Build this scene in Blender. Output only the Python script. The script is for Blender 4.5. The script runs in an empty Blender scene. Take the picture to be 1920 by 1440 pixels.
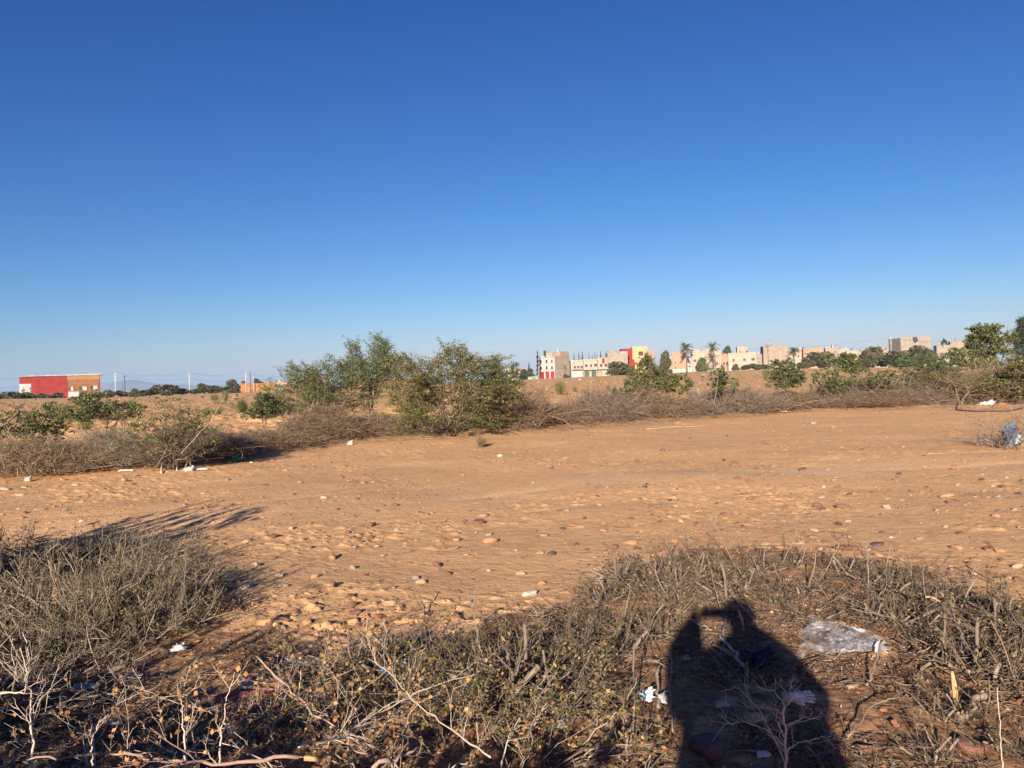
import bpy, math, random
import numpy as np
from mathutils import Vector, Matrix, Euler

# ------------------------------------------------------------------ camera, world, sun, exposure
sc = bpy.context.scene
COL = sc.collection
R = math.radians
F = 1442.0                       # focal length in pixels of the 1920 px wide picture
ROLL = R(1.7)
PITCH = R(-0.1)
CAM = Vector((0, 0, 1.5))
cd = bpy.data.cameras.new('camera'); cam = bpy.data.objects.new('camera', cd); COL.objects.link(cam)
cd.sensor_width = 36; cd.lens = 36 * F / 1920; cd.clip_start = 0.05; cd.clip_end = 60000
cam.location = CAM
cam_rot = Matrix.Rotation(PITCH, 3, 'X') @ Matrix.Rotation(R(90), 3, 'X') @ Matrix.Rotation(-ROLL, 3, 'Z')
cam.rotation_euler = cam_rot.to_euler()
sc.camera = cam

def ray(px, py):
    v = cam_rot @ Vector(((px - 960) / F, (720 - py) / F, -1))
    return v.normalized()

light_dir = ray(1314, 1146)      # the sun stands right behind the camera: this is where its shadow falls
EL = math.asin(-light_dir.z); AZ = math.atan2(light_dir.x, light_dir.y)
sd = bpy.data.lights.new('sun', 'SUN'); sun = bpy.data.objects.new('sun', sd); COL.objects.link(sun)
sd.energy = 5.0; sd.angle = R(0.55); sd.color = (1.0, 0.87, 0.72)
sun.rotation_euler = light_dir.to_track_quat('-Z', 'Y').to_euler()
sun.location = (-20, -60, 40)

w = bpy.data.worlds.new('World'); sc.world = w; w.use_nodes = True
wn = w.node_tree; wn.nodes.clear()
sky = wn.nodes.new('ShaderNodeTexSky'); sky.sky_type = 'NISHITA'; sky.sun_disc = False
sky.sun_elevation = EL; sky.sun_rotation = AZ + math.pi
sky.air_density = 1.0; sky.dust_density = 0.6; sky.ozone_density = 2.2; sky.altitude = 400
def vmul(f):
    n = wn.nodes.new('ShaderNodeVectorMath'); n.operation = 'SCALE'; n.inputs['Scale'].default_value = f; return n
v1 = vmul(0.1)
sep = wn.nodes.new('ShaderNodeSeparateXYZ'); cmb = wn.nodes.new('ShaderNodeCombineXYZ')      # clear dry desert air: deeper blue overhead
for k_, (g_, a_) in enumerate(((2.1, 9.6), (1.5, 6.7), (1.12, 7.9))):
    pw = wn.nodes.new('ShaderNodeMath'); pw.operation = 'POWER'; pw.inputs[1].default_value = g_
    ml = wn.nodes.new('ShaderNodeMath'); ml.operation = 'MULTIPLY'; ml.inputs[1].default_value = a_
    wn.links.new(sep.outputs[k_], pw.inputs[0]); wn.links.new(pw.outputs[0], ml.inputs[0]); wn.links.new(ml.outputs[0], cmb.inputs[k_])
bg = wn.nodes.new('ShaderNodeBackground'); bg.inputs['Strength'].default_value = 0.067
wo = wn.nodes.new('ShaderNodeOutputWorld')
wn.links.new(sky.outputs[0], v1.inputs[0]); wn.links.new(v1.outputs[0], sep.inputs[0])
wn.links.new(cmb.outputs[0], bg.inputs[0]); wn.links.new(bg.outputs[0], wo.inputs[0])

sc.view_settings.view_transform = 'Standard'; sc.view_settings.look = 'None'
sc.view_settings.exposure = 1.2; sc.view_settings.gamma = 1.0
sc.render.engine = 'CYCLES'
sc.cycles.use_denoising = True; sc.cycles.denoiser = 'OPENIMAGEDENOISE'; sc.cycles.denoising_prefilter = 'ACCURATE'; sc.cycles.denoising_input_passes = 'RGB_ALBEDO_NORMAL'
sc.cycles.max_bounces = 5; sc.cycles.transparent_max_bounces = 8; sc.cycles.volume_bounces = 0
sc.cycles.volume_step_rate = 10

# ------------------------------------------------------------------ noise, terrain
def hash2(i, j, s=0):
    i = i.astype(np.uint64); j = j.astype(np.uint64)
    n = (i * np.uint64(374761393) + j * np.uint64(668265263) + np.uint64(s) * np.uint64(2246822519)) & np.uint64(0xffffffff)
    n = ((n ^ (n >> np.uint64(13))) * np.uint64(1274126177)) & np.uint64(0xffffffff)
    n = n ^ (n >> np.uint64(16))
    return n.astype(np.float64) / 4294967295.0

def vn(x, y, s=0):
    x = np.asarray(x, float) + 20000.0; y = np.asarray(y, float) + 20000.0
    i = np.floor(x); j = np.floor(y); u = x - i; v = y - j
    u = u * u * (3 - 2 * u); v = v * v * (3 - 2 * v)
    a = hash2(i, j, s); b = hash2(i + 1, j, s); c = hash2(i, j + 1, s); d = hash2(i + 1, j + 1, s)
    return (a * (1 - u) + b * u) * (1 - v) + (c * (1 - u) + d * u) * v

def fbm(x, y, o=4, s=0):
    t = 0; a = 0.5
    for k in range(o):
        t = t + a * vn(x * 2.03 ** k, y * 2.03 ** k, s + 17 * k); a *= 0.5
    return t / (1 - 0.5 ** o)

def sstep(a, b, x):
    t = np.clip((np.asarray(x, float) - a) / (b - a), 0, 1); return t * t * (3 - 2 * t)

# the far edge of the field: picture column -> picture row; the field climbs towards the right
EDGE = [(-100, 748), (300, 743), (600, 730), (1000, 711), (1300, 697), (1500, 691), (1900, 686), (2100, 684)]
_t, _z = [], []
for ex, ey in EDGE:
    r_ = ray(ex, ey); _t.append(math.atan2(r_.x, r_.y)); _z.append(1.5 + 300 * r_.z / math.hypot(r_.x, r_.y))
def Z300(x, y): return np.interp(np.arctan2(x, np.maximum(y, 0.01)), _t, _z)

def H0(x, y):
    x = np.asarray(x, float); y = np.asarray(y, float)
    d = np.hypot(x, y)
    g = np.clip((d - 28) / 272, 0, 1); g = g * g * 0.25 + g * 0.75
    return Z300(x, y) * g * sstep(-5, 20, y)

def at(px, py):
    """ground point seen at a picture position"""
    r = ray(px, py); t = 1.0
    for k in range(4000):
        p = CAM + r * t
        if p.z < float(H0(p.x, p.y)): break
        t *= 1.003
    p.z = float(H0(p.x, p.y))
    return p

def W(px, py, D):
    """point seen at a picture position, at depth y = D"""
    r = ray(px, py); return CAM + r * (D / r.y)

HEDGE = [at(-260, 930), at(0, 902), at(300, 880), at(600, 838), at(1000, 812), at(1500, 771), at(1750, 768), at(2300, 776)]
HX = np.array([p.x for p in HEDGE]); HY = np.array([p.y for p in HEDGE])
def beyond(x, y): return (np.asarray(y) - np.interp(x, HX, HY)) * 0.75
TRACK = [(-14, 7.6), (-6, 8.2), (-3, 8.9), (0.7, 11.2), (5.5, 12.0), (12, 12.5), (25, 12.5)]
TX, TY = [a for a, b in TRACK], [b for a, b in TRACK]

def pip(x, y, poly):
    ins = np.zeros(np.shape(x), bool); n = len(poly)
    for k in range(n):
        x0, y0 = poly[k]; x1, y1 = poly[(k + 1) % n]
        c = ((y0 > y) != (y1 > y)) & (x < (x1 - x0) * (y - y0) / ((y1 - y0) + 1e-12) + x0)
        ins ^= c
    return ins
def wpoly(pts): return [(at(a, b).x, at(a, b).y) for a, b in pts]
SCRUB = wpoly([(-350, 1030), (60, 1030), (330, 1060), (440, 1160), (560, 1220), (760, 1180), (960, 1170), (1120, 1085),
               (1260, 1035), (1500, 1025), (1700, 1075), (1850, 1120), (2150, 1160), (2300, 1700), (-600, 1700)])

def H(x, y):
    """terrain with its clods, ruts and furrows"""
    x = np.asarray(x, float); y = np.asarray(y, float)
    b = beyond(x, y); field = sstep(1.0, 6.0, b)
    d = np.hypot(x, y); near = 1 - sstep(60, 200, d)
    tr = np.exp(-((y - np.interp(x, TX, TY)) / 0.9) ** 2) * (1 - field)
    z = H0(x, y) + (fbm(x * .35, y * .35, 3, 3) - .5) * 0.14 * near
    rough = (1 - 0.85 * tr)
    n1 = fbm(x * 2.3, y * 2.3, 3, 11)
    z = z + rough * (n1 - .5) * 0.014 * near + rough * (fbm(x * 14, y * 14, 2, 15) - .5) * .007 * (1 - sstep(14, 30, d))
    cl = fbm(x * 8, y * 12, 3, 31); patch = sstep(.5, .68, fbm(x * .8, y * .8, 2, 51))
    z = z + rough * patch * sstep(.62, .72, cl) * 0.018 * (1 - sstep(30, 60, d)) + rough * (patch * .8 + .2) * sstep(.70, .78, fbm(x * 15, y * 19, 2, 35)) * .013 * (1 - sstep(12, 20, d))
    # wheel ruts along the track
    q = y - np.interp(x, TX, TY)
    for o in (-1.75, -0.2, 1.3):
        z = z - 0.012 * np.exp(-((q - o) / 0.16) ** 2) * (1 - field) * sstep(0.35, 0.6, fbm(x * .5, y * .5, 2, 77))
    z = z + field * (fbm(x * 1.1, y * 1.1, 3, 91) - .5) * 0.28 * near
    z = z + field * np.clip(fbm(x * 3.0, y * 3.0, 3, 95) - .5, 0, 1) * 0.35 * (1 - sstep(80, 200, d))
    # low bank under the brush line
    z = z + 0.16 * np.exp(-((b - 0.9) / 1.0) ** 2)
    return z
def Hs(x, y): return float(H(np.array([x]), np.array([y]))[0])
def on(px, py):
    p = at(px, py); p.z = Hs(p.x, p.y); return p

# ------------------------------------------------------------------ mesh helpers
class MB:
    """collects vertices and quads / tris as arrays"""
    def __init__(s): s.v = []; s.f = []; s.n = 0
    def add(s, v, f):
        v = np.asarray(v, float).reshape(-1, 3); f = np.asarray(f, int)
        s.v.append(v); s.f.append(f + s.n); s.n += len(v); return s
    def box(s, x0, y0, z0, x1, y1, z1):
        v = [(x0,y0,z0),(x1,y0,z0),(x1,y1,z0),(x0,y1,z0),(x0,y0,z1),(x1,y0,z1),(x1,y1,z1),(x0,y1,z1)]
        return s.add(v, [(0,3,2,1),(4,5,6,7),(0,1,5,4),(1,2,6,5),(2,3,7,6),(3,0,4,7)])
    def mesh(s, name, smooth=False):
        me = bpy.data.meshes.new(name)
        V = np.concatenate(s.v) if s.v else np.zeros((0, 3))
        loops = []; starts = []; tot = []
        c = 0
        for f in s.f:
            k = f.shape[1]; loops.append(f.ravel()); starts.append(c + np.arange(len(f)) * k); tot.append(np.full(len(f), k)); c += f.size
        L = np.concatenate(loops); S = np.concatenate(starts)
        me.vertices.add(len(V)); me.vertices.foreach_set('co', V.ravel())
        me.loops.add(len(L)); me.loops.foreach_set('vertex_index', L.astype(np.int32))
        me.polygons.add(len(S)); me.polygons.foreach_set('loop_start', S.astype(np.int32))
        me.polygons.foreach_set('use_smooth', np.full(len(S), bool(smooth)))
        me.update(calc_edges=True)
        return me

def obj(name, data, m=None, parent=None, smooth=False):
    me = data.mesh(name, smooth) if isinstance(data, MB) else data
    if m is not None and not me.materials: me.materials.append(m)
    o = bpy.data.objects.new(name, me); COL.objects.link(o)
    if parent is not None: o.parent = parent
    return o
def empty(name, loc, rz=0.0):
    o = bpy.data.objects.new(name, None); COL.objects.link(o); o.location = loc; o.rotation_euler = (0, 0, rz)
    o.empty_display_size = 0.1; return o
def tag(o, label, cat, group=None, kind=None):
    if label: o['label'] = label
    if cat: o['category'] = cat
    if group: o['group'] = group
    if kind: o['kind'] = kind
    return o
def dup(o):
    c = o.copy(); COL.objects.link(c)
    for ch in list(o.children):
        d = ch.copy(); COL.objects.link(d); d.parent = c
        for g in list(ch.children):
            e = g.copy(); COL.objects.link(e); e.parent = d
    return c

def norm(a): return a / (np.linalg.norm(a, axis=-1, keepdims=True) + 1e-12)

def tubes(mb, P, Rad, sides=3):
    """P (N,K,3) polylines, Rad (N,K) radii"""
    N, K, _ = P.shape
    T = np.gradient(P, axis=1); T = norm(T)
    ref = np.where(np.abs(T[:, :1, 2:3]) > .9, np.array([1., 0, 0]), np.array([0, 0, 1.]))
    A = norm(np.cross(T, np.broadcast_to(ref, T.shape))); B = np.cross(T, A)
    th = np.arange(sides) * 2 * np.pi / sides
    V = P[:, :, None, :] + Rad[:, :, None, None] * (np.cos(th)[None, None, :, None] * A[:, :, None, :] + np.sin(th)[None, None, :, None] * B[:, :, None, :])
    idx = np.arange(N * K * sides).reshape(N, K, sides)
    a = idx[:, :-1, :]; b = np.roll(idx, -1, axis=2)[:, :-1, :]; c = np.roll(idx, -1, axis=2)[:, 1:, :]; d = idx[:, 1:, :]
    f = np.stack([a, b, c, d], -1).reshape(-1, 4)
    mb.add(V.reshape(-1, 3), f)
    if sides > 3:                      # caps on thick pieces
        for e in (0, K - 1):
            ring = idx[:, e, :]
            cap = ring if e else ring[:, ::-1]
            mb.f.append(cap + mb.n - N * K * sides)
    return mb

def grow(rng, P, D, L, Rd, K=5, wig=.25, up=0.0, taper=.35, zig=0.0):
    N = len(P); pts = [P]; d = D.copy(); seg = (L / K)[:, None]
    zv = norm(rng.normal(size=(N, 3)))
    for k in range(K):
        d = norm(d + wig * rng.normal(size=(N, 3)) + np.array([0, 0, up]) + zig * zv * (1 if k % 2 else -1))
        pts.append(pts[-1] + d * seg)
    P = np.stack(pts, 1)
    rr = Rd[:, None] * np.linspace(1, taper, K + 1)[None, :]
    return P, rr

def kids(rng, P, Rr, n, t0=.25, t1=1., spread=.8, rf=.6, upb=0.0):
    N, K, _ = P.shape
    i = np.repeat(np.arange(N), n); t = rng.uniform(t0, t1, N * n) * (K - 1)
    k = np.minimum(t.astype(int), K - 2); f = (t - k)[:, None]
    a, b = P[i, k], P[i, k + 1]
    tan = norm(b - a); d = norm(tan + spread * norm(rng.normal(size=tan.shape)) + np.array([0, 0, upb]))
    return a + (b - a) * f, d, Rr[i, k] * rf

def quads_at(mb, rng, P, size, elong=1.6, flat=0.0, jit=.35):
    """a small diamond-shaped leaf at every point"""
    N = len(P)
    u = norm(rng.normal(size=(N, 3)) * np.array([1, 1, 1 - flat])); v = norm(np.cross(u, rng.normal(size=(N, 3)) * np.array([1 - flat, 1 - flat, 1]) + 1e-6))
    if flat > 0: v = norm(np.cross(np.broadcast_to([0, 0, 1.], u.shape) + (1 - flat) * rng.normal(size=u.shape), u))
    s = (size * rng.uniform(1 - jit, 1 + jit, N))[:, None]
    a = P - u * s * elong * .5; c = P + u * s * elong * .5; n = np.cross(u, v) * s * .12
    b = P + v * s * .5 + n; d = P - v * s * .5 + n
    V = np.stack([a, b, c, d], 1).reshape(-1, 3); f = np.arange(N * 4).reshape(N, 4)
    mb.add(V, f); return mb

def sample_on(rng, P, n, jit):
    N, K, _ = P.shape
    i = rng.integers(0, N, n); t = rng.uniform(0.1, 1, n) * (K - 1); k = np.minimum(t.astype(int), K - 2); f = (t - k)[:, None]
    return P[i, k] * (1 - f) + P[i, k + 1] * f + rng.normal(size=(n, 3)) * jit

# ------------------------------------------------------------------ materials
def mat(name, build, rough=.9):
    m = bpy.data.materials.new(name); m.use_nodes = True; nt = m.node_tree
    p = nt.nodes['Principled BSDF']; p.inputs['Roughness'].default_value = rough; p.inputs['Specular IOR Level'].default_value = .25
    build(nt, p); return m
def N(nt, t, **kw):
    n = nt.nodes.new(t)
    for k, v in kw.items():
        if k in n.inputs: n.inputs[k].default_value = v
        else: setattr(n, k, v)
    return n
def ramp(nt, fac, stops, interp='LINEAR'):
    r = nt.nodes.new('ShaderNodeValToRGB'); r.color_ramp.interpolation = interp; e = r.color_ramp.elements
    while len(e) < len(stops): e.new(.5)
    for k, (p_, c) in enumerate(stops): e[k].position = p_; e[k].color = (*c, 1)
    nt.links.new(fac, r.inputs[0]); return r.outputs[0]
def leafmat(name, stops, trans=.3, rough=.6):
    m = bpy.data.materials.new(name); m.use_nodes = True; nt = m.node_tree; nt.nodes.clear()
    g = N(nt, 'ShaderNodeNewGeometry'); c = ramp(nt, g.outputs['Random Per Island'], stops)
    p = N(nt, 'ShaderNodeBsdfPrincipled', Roughness=rough); p.inputs['Specular IOR Level'].default_value = .3
    t = N(nt, 'ShaderNodeBsdfTranslucent'); mx = N(nt, 'ShaderNodeMixShader'); mx.inputs[0].default_value = trans
    o = N(nt, 'ShaderNodeOutputMaterial')
    nt.links.new(c, p.inputs['Base Color']); nt.links.new(c, t.inputs['Color'])
    nt.links.new(p.outputs[0], mx.inputs[1]); nt.links.new(t.outputs[0], mx.inputs[2]); nt.links.new(mx.outputs[0], o.inputs[0]); return m
def barkmat(name, stops, scale=30, rough=.9):
    def b(nt, p):
        g = N(nt, 'ShaderNodeNewGeometry'); tc = N(nt, 'ShaderNodeTexCoord'); no = N(nt, 'ShaderNodeTexNoise', Scale=scale, Detail=3.0)
        nt.links.new(tc.outputs['Object'], no.inputs['Vector'])
        a = N(nt, 'ShaderNodeMath', operation='MULTIPLY'); a.inputs[1].default_value = .62
        nt.links.new(g.outputs['Random Per Island'], a.inputs[0])
        s = N(nt, 'ShaderNodeMath', operation='ADD'); nt.links.new(a.outputs[0], s.inputs[0])
        q = N(nt, 'ShaderNodeMath', operation='MULTIPLY'); q.inputs[1].default_value = .45; nt.links.new(no.outputs[0], q.inputs[0]); nt.links.new(q.outputs[0], s.inputs[1])
        nt.links.new(ramp(nt, s.outputs[0], stops), p.inputs['Base Color'])
        bp = N(nt, 'ShaderNodeBump', Strength=.4, Distance=.004); nt.links.new(no.outputs[0], bp.inputs['Height']); nt.links.new(bp.outputs[0], p.inputs['Normal'])
    return mat(name, b, rough)
def noisemat(name, c1, c2, scale=1.0, rough=.9, bump=0.0, bdist=.02, spec=.25, detail=6, lo=.35, hi=.65):
    def b(nt, p):
        tc = N(nt, 'ShaderNodeTexCoord'); no = N(nt, 'ShaderNodeTexNoise', Scale=scale, Detail=float(detail))
        nt.links.new(tc.outputs['Object'], no.inputs['Vector'])
        nt.links.new(ramp(nt, no.outputs[0], [(lo, c1), (hi, c2)]), p.inputs['Base Color'])
        p.inputs['Specular IOR Level'].default_value = spec
        if bump:
            bp = N(nt, 'ShaderNodeBump', Strength=bump, Distance=bdist); nt.links.new(no.outputs[0], bp.inputs['Height']); nt.links.new(bp.outputs[0], p.inputs['Normal'])
    return mat(name, b, rough)
M = {}

def ground_mat():
    m = bpy.data.materials.new('orange_dirt'); m.use_nodes = True; nt = m.node_tree; p = nt.nodes['Principled BSDF']
    p.inputs['Roughness'].default_value = .95; p.inputs['Specular IOR Level'].default_value = .1
    tc = N(nt, 'ShaderNodeTexCoord'); L = nt.links
    def noise(s, d=5., r=.55, sc3=None):
        n = N(nt, 'ShaderNodeTexNoise', Scale=s, Detail=d, Roughness=r)
        if sc3:
            mp = N(nt, 'ShaderNodeMapping'); mp.inputs['Scale'].default_value = sc3; L.new(tc.outputs['Object'], mp.inputs[0]); L.new(mp.outputs[0], n.inputs['Vector'])
        else: L.new(tc.outputs['Object'], n.inputs['Vector'])
        return n.outputs[0]
    big = noise(.45, 4); mid = noise(5, 6, .6, (1, 1.6, 1)); fine = noise(70, 4, .7)
    c0 = ramp(nt, big, [(.35, (.58, .328, .158)), (.65, (.655, .395, .198))])
    c1 = ramp(nt, mid, [(.33, (.48, .265, .124)), (.5, (.64, .38, .183)), (.7, (.705, .452, .235))])
    mx = N(nt, 'ShaderNodeMix', data_type='RGBA'); mx.inputs[0].default_value = .55
    L.new(c0, mx.inputs[6]); L.new(c1, mx.inputs[7])
    c2 = ramp(nt, fine, [(.33, (.8, .76, .73)), (.5, (1, 1, 1)), (.68, (1.06, 1.05, 1.04))])
    m2 = N(nt, 'ShaderNodeMix', data_type='RGBA', blend_type='MULTIPLY'); m2.inputs[0].default_value = .75
    L.new(mx.outputs[2], m2.inputs[6]); L.new(c2, m2.inputs[7])
    # scattered crumbs and grit
    v = N(nt, 'ShaderNodeTexVoronoi', Scale=38.0); L.new(tc.outputs['Object'], v.inputs['Vector'])
    gr = ramp(nt, v.outputs['Distance'], [(.10, (1, 1, 1)), (.2, (0, 0, 0))])
    sel = ramp(nt, v.outputs['Color'], [(.66, (0, 0, 0)), (.7, (1, 1, 1))])
    gm = N(nt, 'ShaderNodeMix', data_type='RGBA', blend_type='MULTIPLY'); gm.inputs[0].default_value = 1; L.new(gr, gm.inputs[6]); L.new(sel, gm.inputs[7])
    m3 = N(nt, 'ShaderNodeMix', data_type='RGBA'); L.new(gm.outputs[2], m3.inputs[0]); L.new(m2.outputs[2], m3.inputs[6]); m3.inputs[7].default_value = (.38, .22, .13, 1)
    # leaf mould in the scrub, field soil (vertex attribute)
    at_ = N(nt, 'ShaderNodeAttribute', attribute_name='soil')
    sp = N(nt, 'ShaderNodeSeparateColor'); L.new(at_.outputs['Color'], sp.inputs[0])
    md = ramp(nt, noise(26, 5, .7), [(.35, (.11, .058, .032)), (.55, (.28, .148, .076)), (.72, (.46, .258, .135))])
    mm = N(nt, 'ShaderNodeMath', operation='MULTIPLY'); L.new(sp.outputs[0], mm.inputs[0])
    L.new(ramp(nt, noise(7, 4), [(.30, (.25, .25, .25)), (.5, (1, 1, 1))]), mm.inputs[1])
    m4 = N(nt, 'ShaderNodeMix', data_type='RGBA'); L.new(mm.outputs[0], m4.inputs[0]); L.new(m3.outputs[2], m4.inputs[6]); L.new(md, m4.inputs[7])
    fs = ramp(nt, noise(2.2, 6, .65), [(.32, (.36, .20, .09)), (.5, (.56, .332, .152)), (.68, (.64, .415, .205))])
    m5 = N(nt, 'ShaderNodeMix', data_type='RGBA'); L.new(sp.outputs[1], m5.inputs[0]); L.new(m4.outputs[2], m5.inputs[6]); L.new(fs, m5.inputs[7])
    m6 = N(nt, 'ShaderNodeMix', data_type='RGBA'); L.new(sp.outputs[2], m6.inputs[0]); L.new(m5.outputs[2], m6.inputs[6]); m6.inputs[7].default_value = (.72, .48, .29, 1)
    L.new(m6.outputs[2], p.inputs['Base Color'])
    ad = N(nt, 'ShaderNodeMath', operation='MULTIPLY_ADD'); L.new(noise(16, 6, .62), ad.inputs[0]); ad.inputs[1].default_value = 3.0; L.new(fine, ad.inputs[2])
    a2 = N(nt, 'ShaderNodeMath', operation='MULTIPLY_ADD'); L.new(gm.outputs[2], a2.inputs[0]); a2.inputs[1].default_value = .5; L.new(ad.outputs[0], a2.inputs[2])
    bp = N(nt, 'ShaderNodeBump', Strength=.55, Distance=.012); L.new(a2.outputs[0], bp.inputs['Height']); L.new(bp.outputs[0], p.inputs['Normal'])
    return m
M['ground'] = ground_mat()
M['twig_dead'] = barkmat('dead_twigs', [(.1, (.06, .042, .032)), (.5, (.145, .105, .078)), (.9, (.27, .21, .16))])
M['twig_brush'] = barkmat('brown_brush', [(.1, (.085, .055, .035)), (.5, (.205, .142, .09)), (.9, (.37, .28, .185))])
M['twig_grey'] = barkmat('grey_twigs', [(.1, (.07, .052, .04)), (.5, (.18, .14, .105)), (.9, (.35, .285, .215))])
M['twig_pale'] = barkmat('pale_twigs', [(.1, (0.270, 0.198, 0.144)), (.5, (0.450, 0.360, 0.279)), (.9, (0.558, 0.477, 0.387))])
M['twig_pink'] = barkmat('reddish_bark', [(.1, (.18, .105, .078)), (.5, (.31, .205, .155)), (.9, (.45, .35, .28))], 60)
M['stub'] = barkmat('grey_stubs', [(.1, (0.102, 0.076, 0.060)), (.5, (0.204, 0.157, 0.119)), (.9, (0.340, 0.272, 0.212))], 60)
M['bark'] = barkmat('shrub_bark', [(.1, (.05, .035, .028)), (.5, (.11, .08, .06)), (.9, (.2, .15, .115))], 20)
M['cutwood'] = noisemat('split_wood', (.40, .22, .09), (.52, .34, .17), 30)
M['leaf_green'] = leafmat('feathery_green_leaves', [(0, (0.045, 0.066, 0.022)), (.45, (0.097, 0.127, 0.044)), (.8, (0.165, 0.189, 0.067)), (1, (0.254, 0.242, 0.100))])
M['leaf_deep'] = leafmat('deep_green_leaves', [(0, (0.032, 0.053, 0.018)), (.5, (0.069, 0.101, 0.034)), (1, (0.144, 0.170, 0.057))])
M['leaf_olive'] = leafmat('olive_leaves', [(0, (0.046, 0.056, 0.018)), (.4, (0.100, 0.112, 0.035)), (.75, (0.171, 0.177, 0.059)), (1, (0.281, 0.244, 0.104))])
M['leaf_yellow'] = leafmat('yellow_green_leaves', [(0, (.045, .045, .016)), (.4, (.105, .10, .032)), (.8, (.20, .175, .058)), (1, (.34, .26, .085))])
M['leaf_orange'] = leafmat('orange_dry_leaves', [(0, (.28, .12, .045)), (.5, (.50, .23, .08)), (1, (.66, .38, .14))])
M['leaf_dry'] = leafmat('dry_leaf_litter', [(0, (.06, .032, .019)), (.4, (.17, .088, .047)), (.8, (.33, .185, .095)), (1, (.46, .30, .17))], .1)
M['leaf_far'] = leafmat('far_tree_leaves', [(0, (.035, .042, .02)), (.5, (.072, .076, .034)), (1, (.13, .12, .055))], .2)
M['leaf_conifer'] = leafmat('conifer_needles', [(0, (.018, .028, .02)), (.6, (.04, .052, .032)), (1, (.07, .08, .05))], .1)
M['leaf_palm'] = leafmat('palm_fronds', [(0, (.045, .06, .025)), (.5, (.10, .11, .045)), (1, (.19, .18, .08))], .15)
M['leaf_broom'] = leafmat('dull_green_stems', [(0, (0.126, 0.126, 0.049)), (.5, (0.231, 0.217, 0.084)), (1, (0.378, 0.322, 0.140))], .2)
M['glass'] = noisemat('window_glass', (.02, .022, .028), (.05, .055, .065), 3, .15, spec=.6)
M['iron'] = noisemat('dark_iron', (.03, .03, .034), (.07, .065, .065), 8, .6)
M['white'] = noisemat('white_paint', (0.339, 0.328, 0.308), (0.410, 0.401, 0.380), .6)
M['cream'] = noisemat('cream_render', (0.278, 0.241, 0.186), (0.334, 0.297, 0.236), .5)
M['beige'] = noisemat('beige_block_wall', (0.215, 0.175, 0.133), (0.282, 0.236, 0.185), .8)
M['greyblock'] = noisemat('grey_block_wall', (0.202, 0.172, 0.146), (0.279, 0.244, 0.205), .9)
M['peach'] = noisemat('peach_render', (0.285, 0.184, 0.120), (0.339, 0.235, 0.161), .4)
M['yellow'] = noisemat('yellow_render', (0.39, 0.275, 0.13), (0.44, 0.32, 0.17), .5)
M['pink'] = noisemat('pink_render', (0.336, 0.162, 0.114), (0.396, 0.216, 0.156), .5)
M['red'] = noisemat('red_paint', (0.182, 0.019, 0.017), (0.242, 0.033, 0.028), .5)
M['redroll'] = noisemat('red_shutter', (0.275, 0.017, 0.025), (0.330, 0.033, 0.039), .8)
M['brick'] = noisemat('orange_brown_render', (0.240, 0.108, 0.042), (0.312, 0.156, 0.066), .5)
M['concrete'] = noisemat('concrete', (0.285, 0.270, 0.247), (0.413, 0.390, 0.360), 1.5)
M['polewhite'] = noisemat('pale_concrete_pole', (.34, .33, .31), (.44, .43, .41), 1.5)
M['polewood'] = noisemat('dark_wooden_pole', (.045, .035, .03), (.09, .07, .055), 3)
M['tin'] = noisemat('blue_grey_shutter', (0.216, 0.252, 0.282), (0.300, 0.330, 0.360), 1, .6)
M['darkgreen'] = noisemat('dark_green_shutter', (.03, .06, .045), (.06, .10, .075), 1, .6)
M['greenpaint'] = noisemat('bright_green_paint', (.02, .34, .13), (.04, .45, .19), 1, .5)

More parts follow.
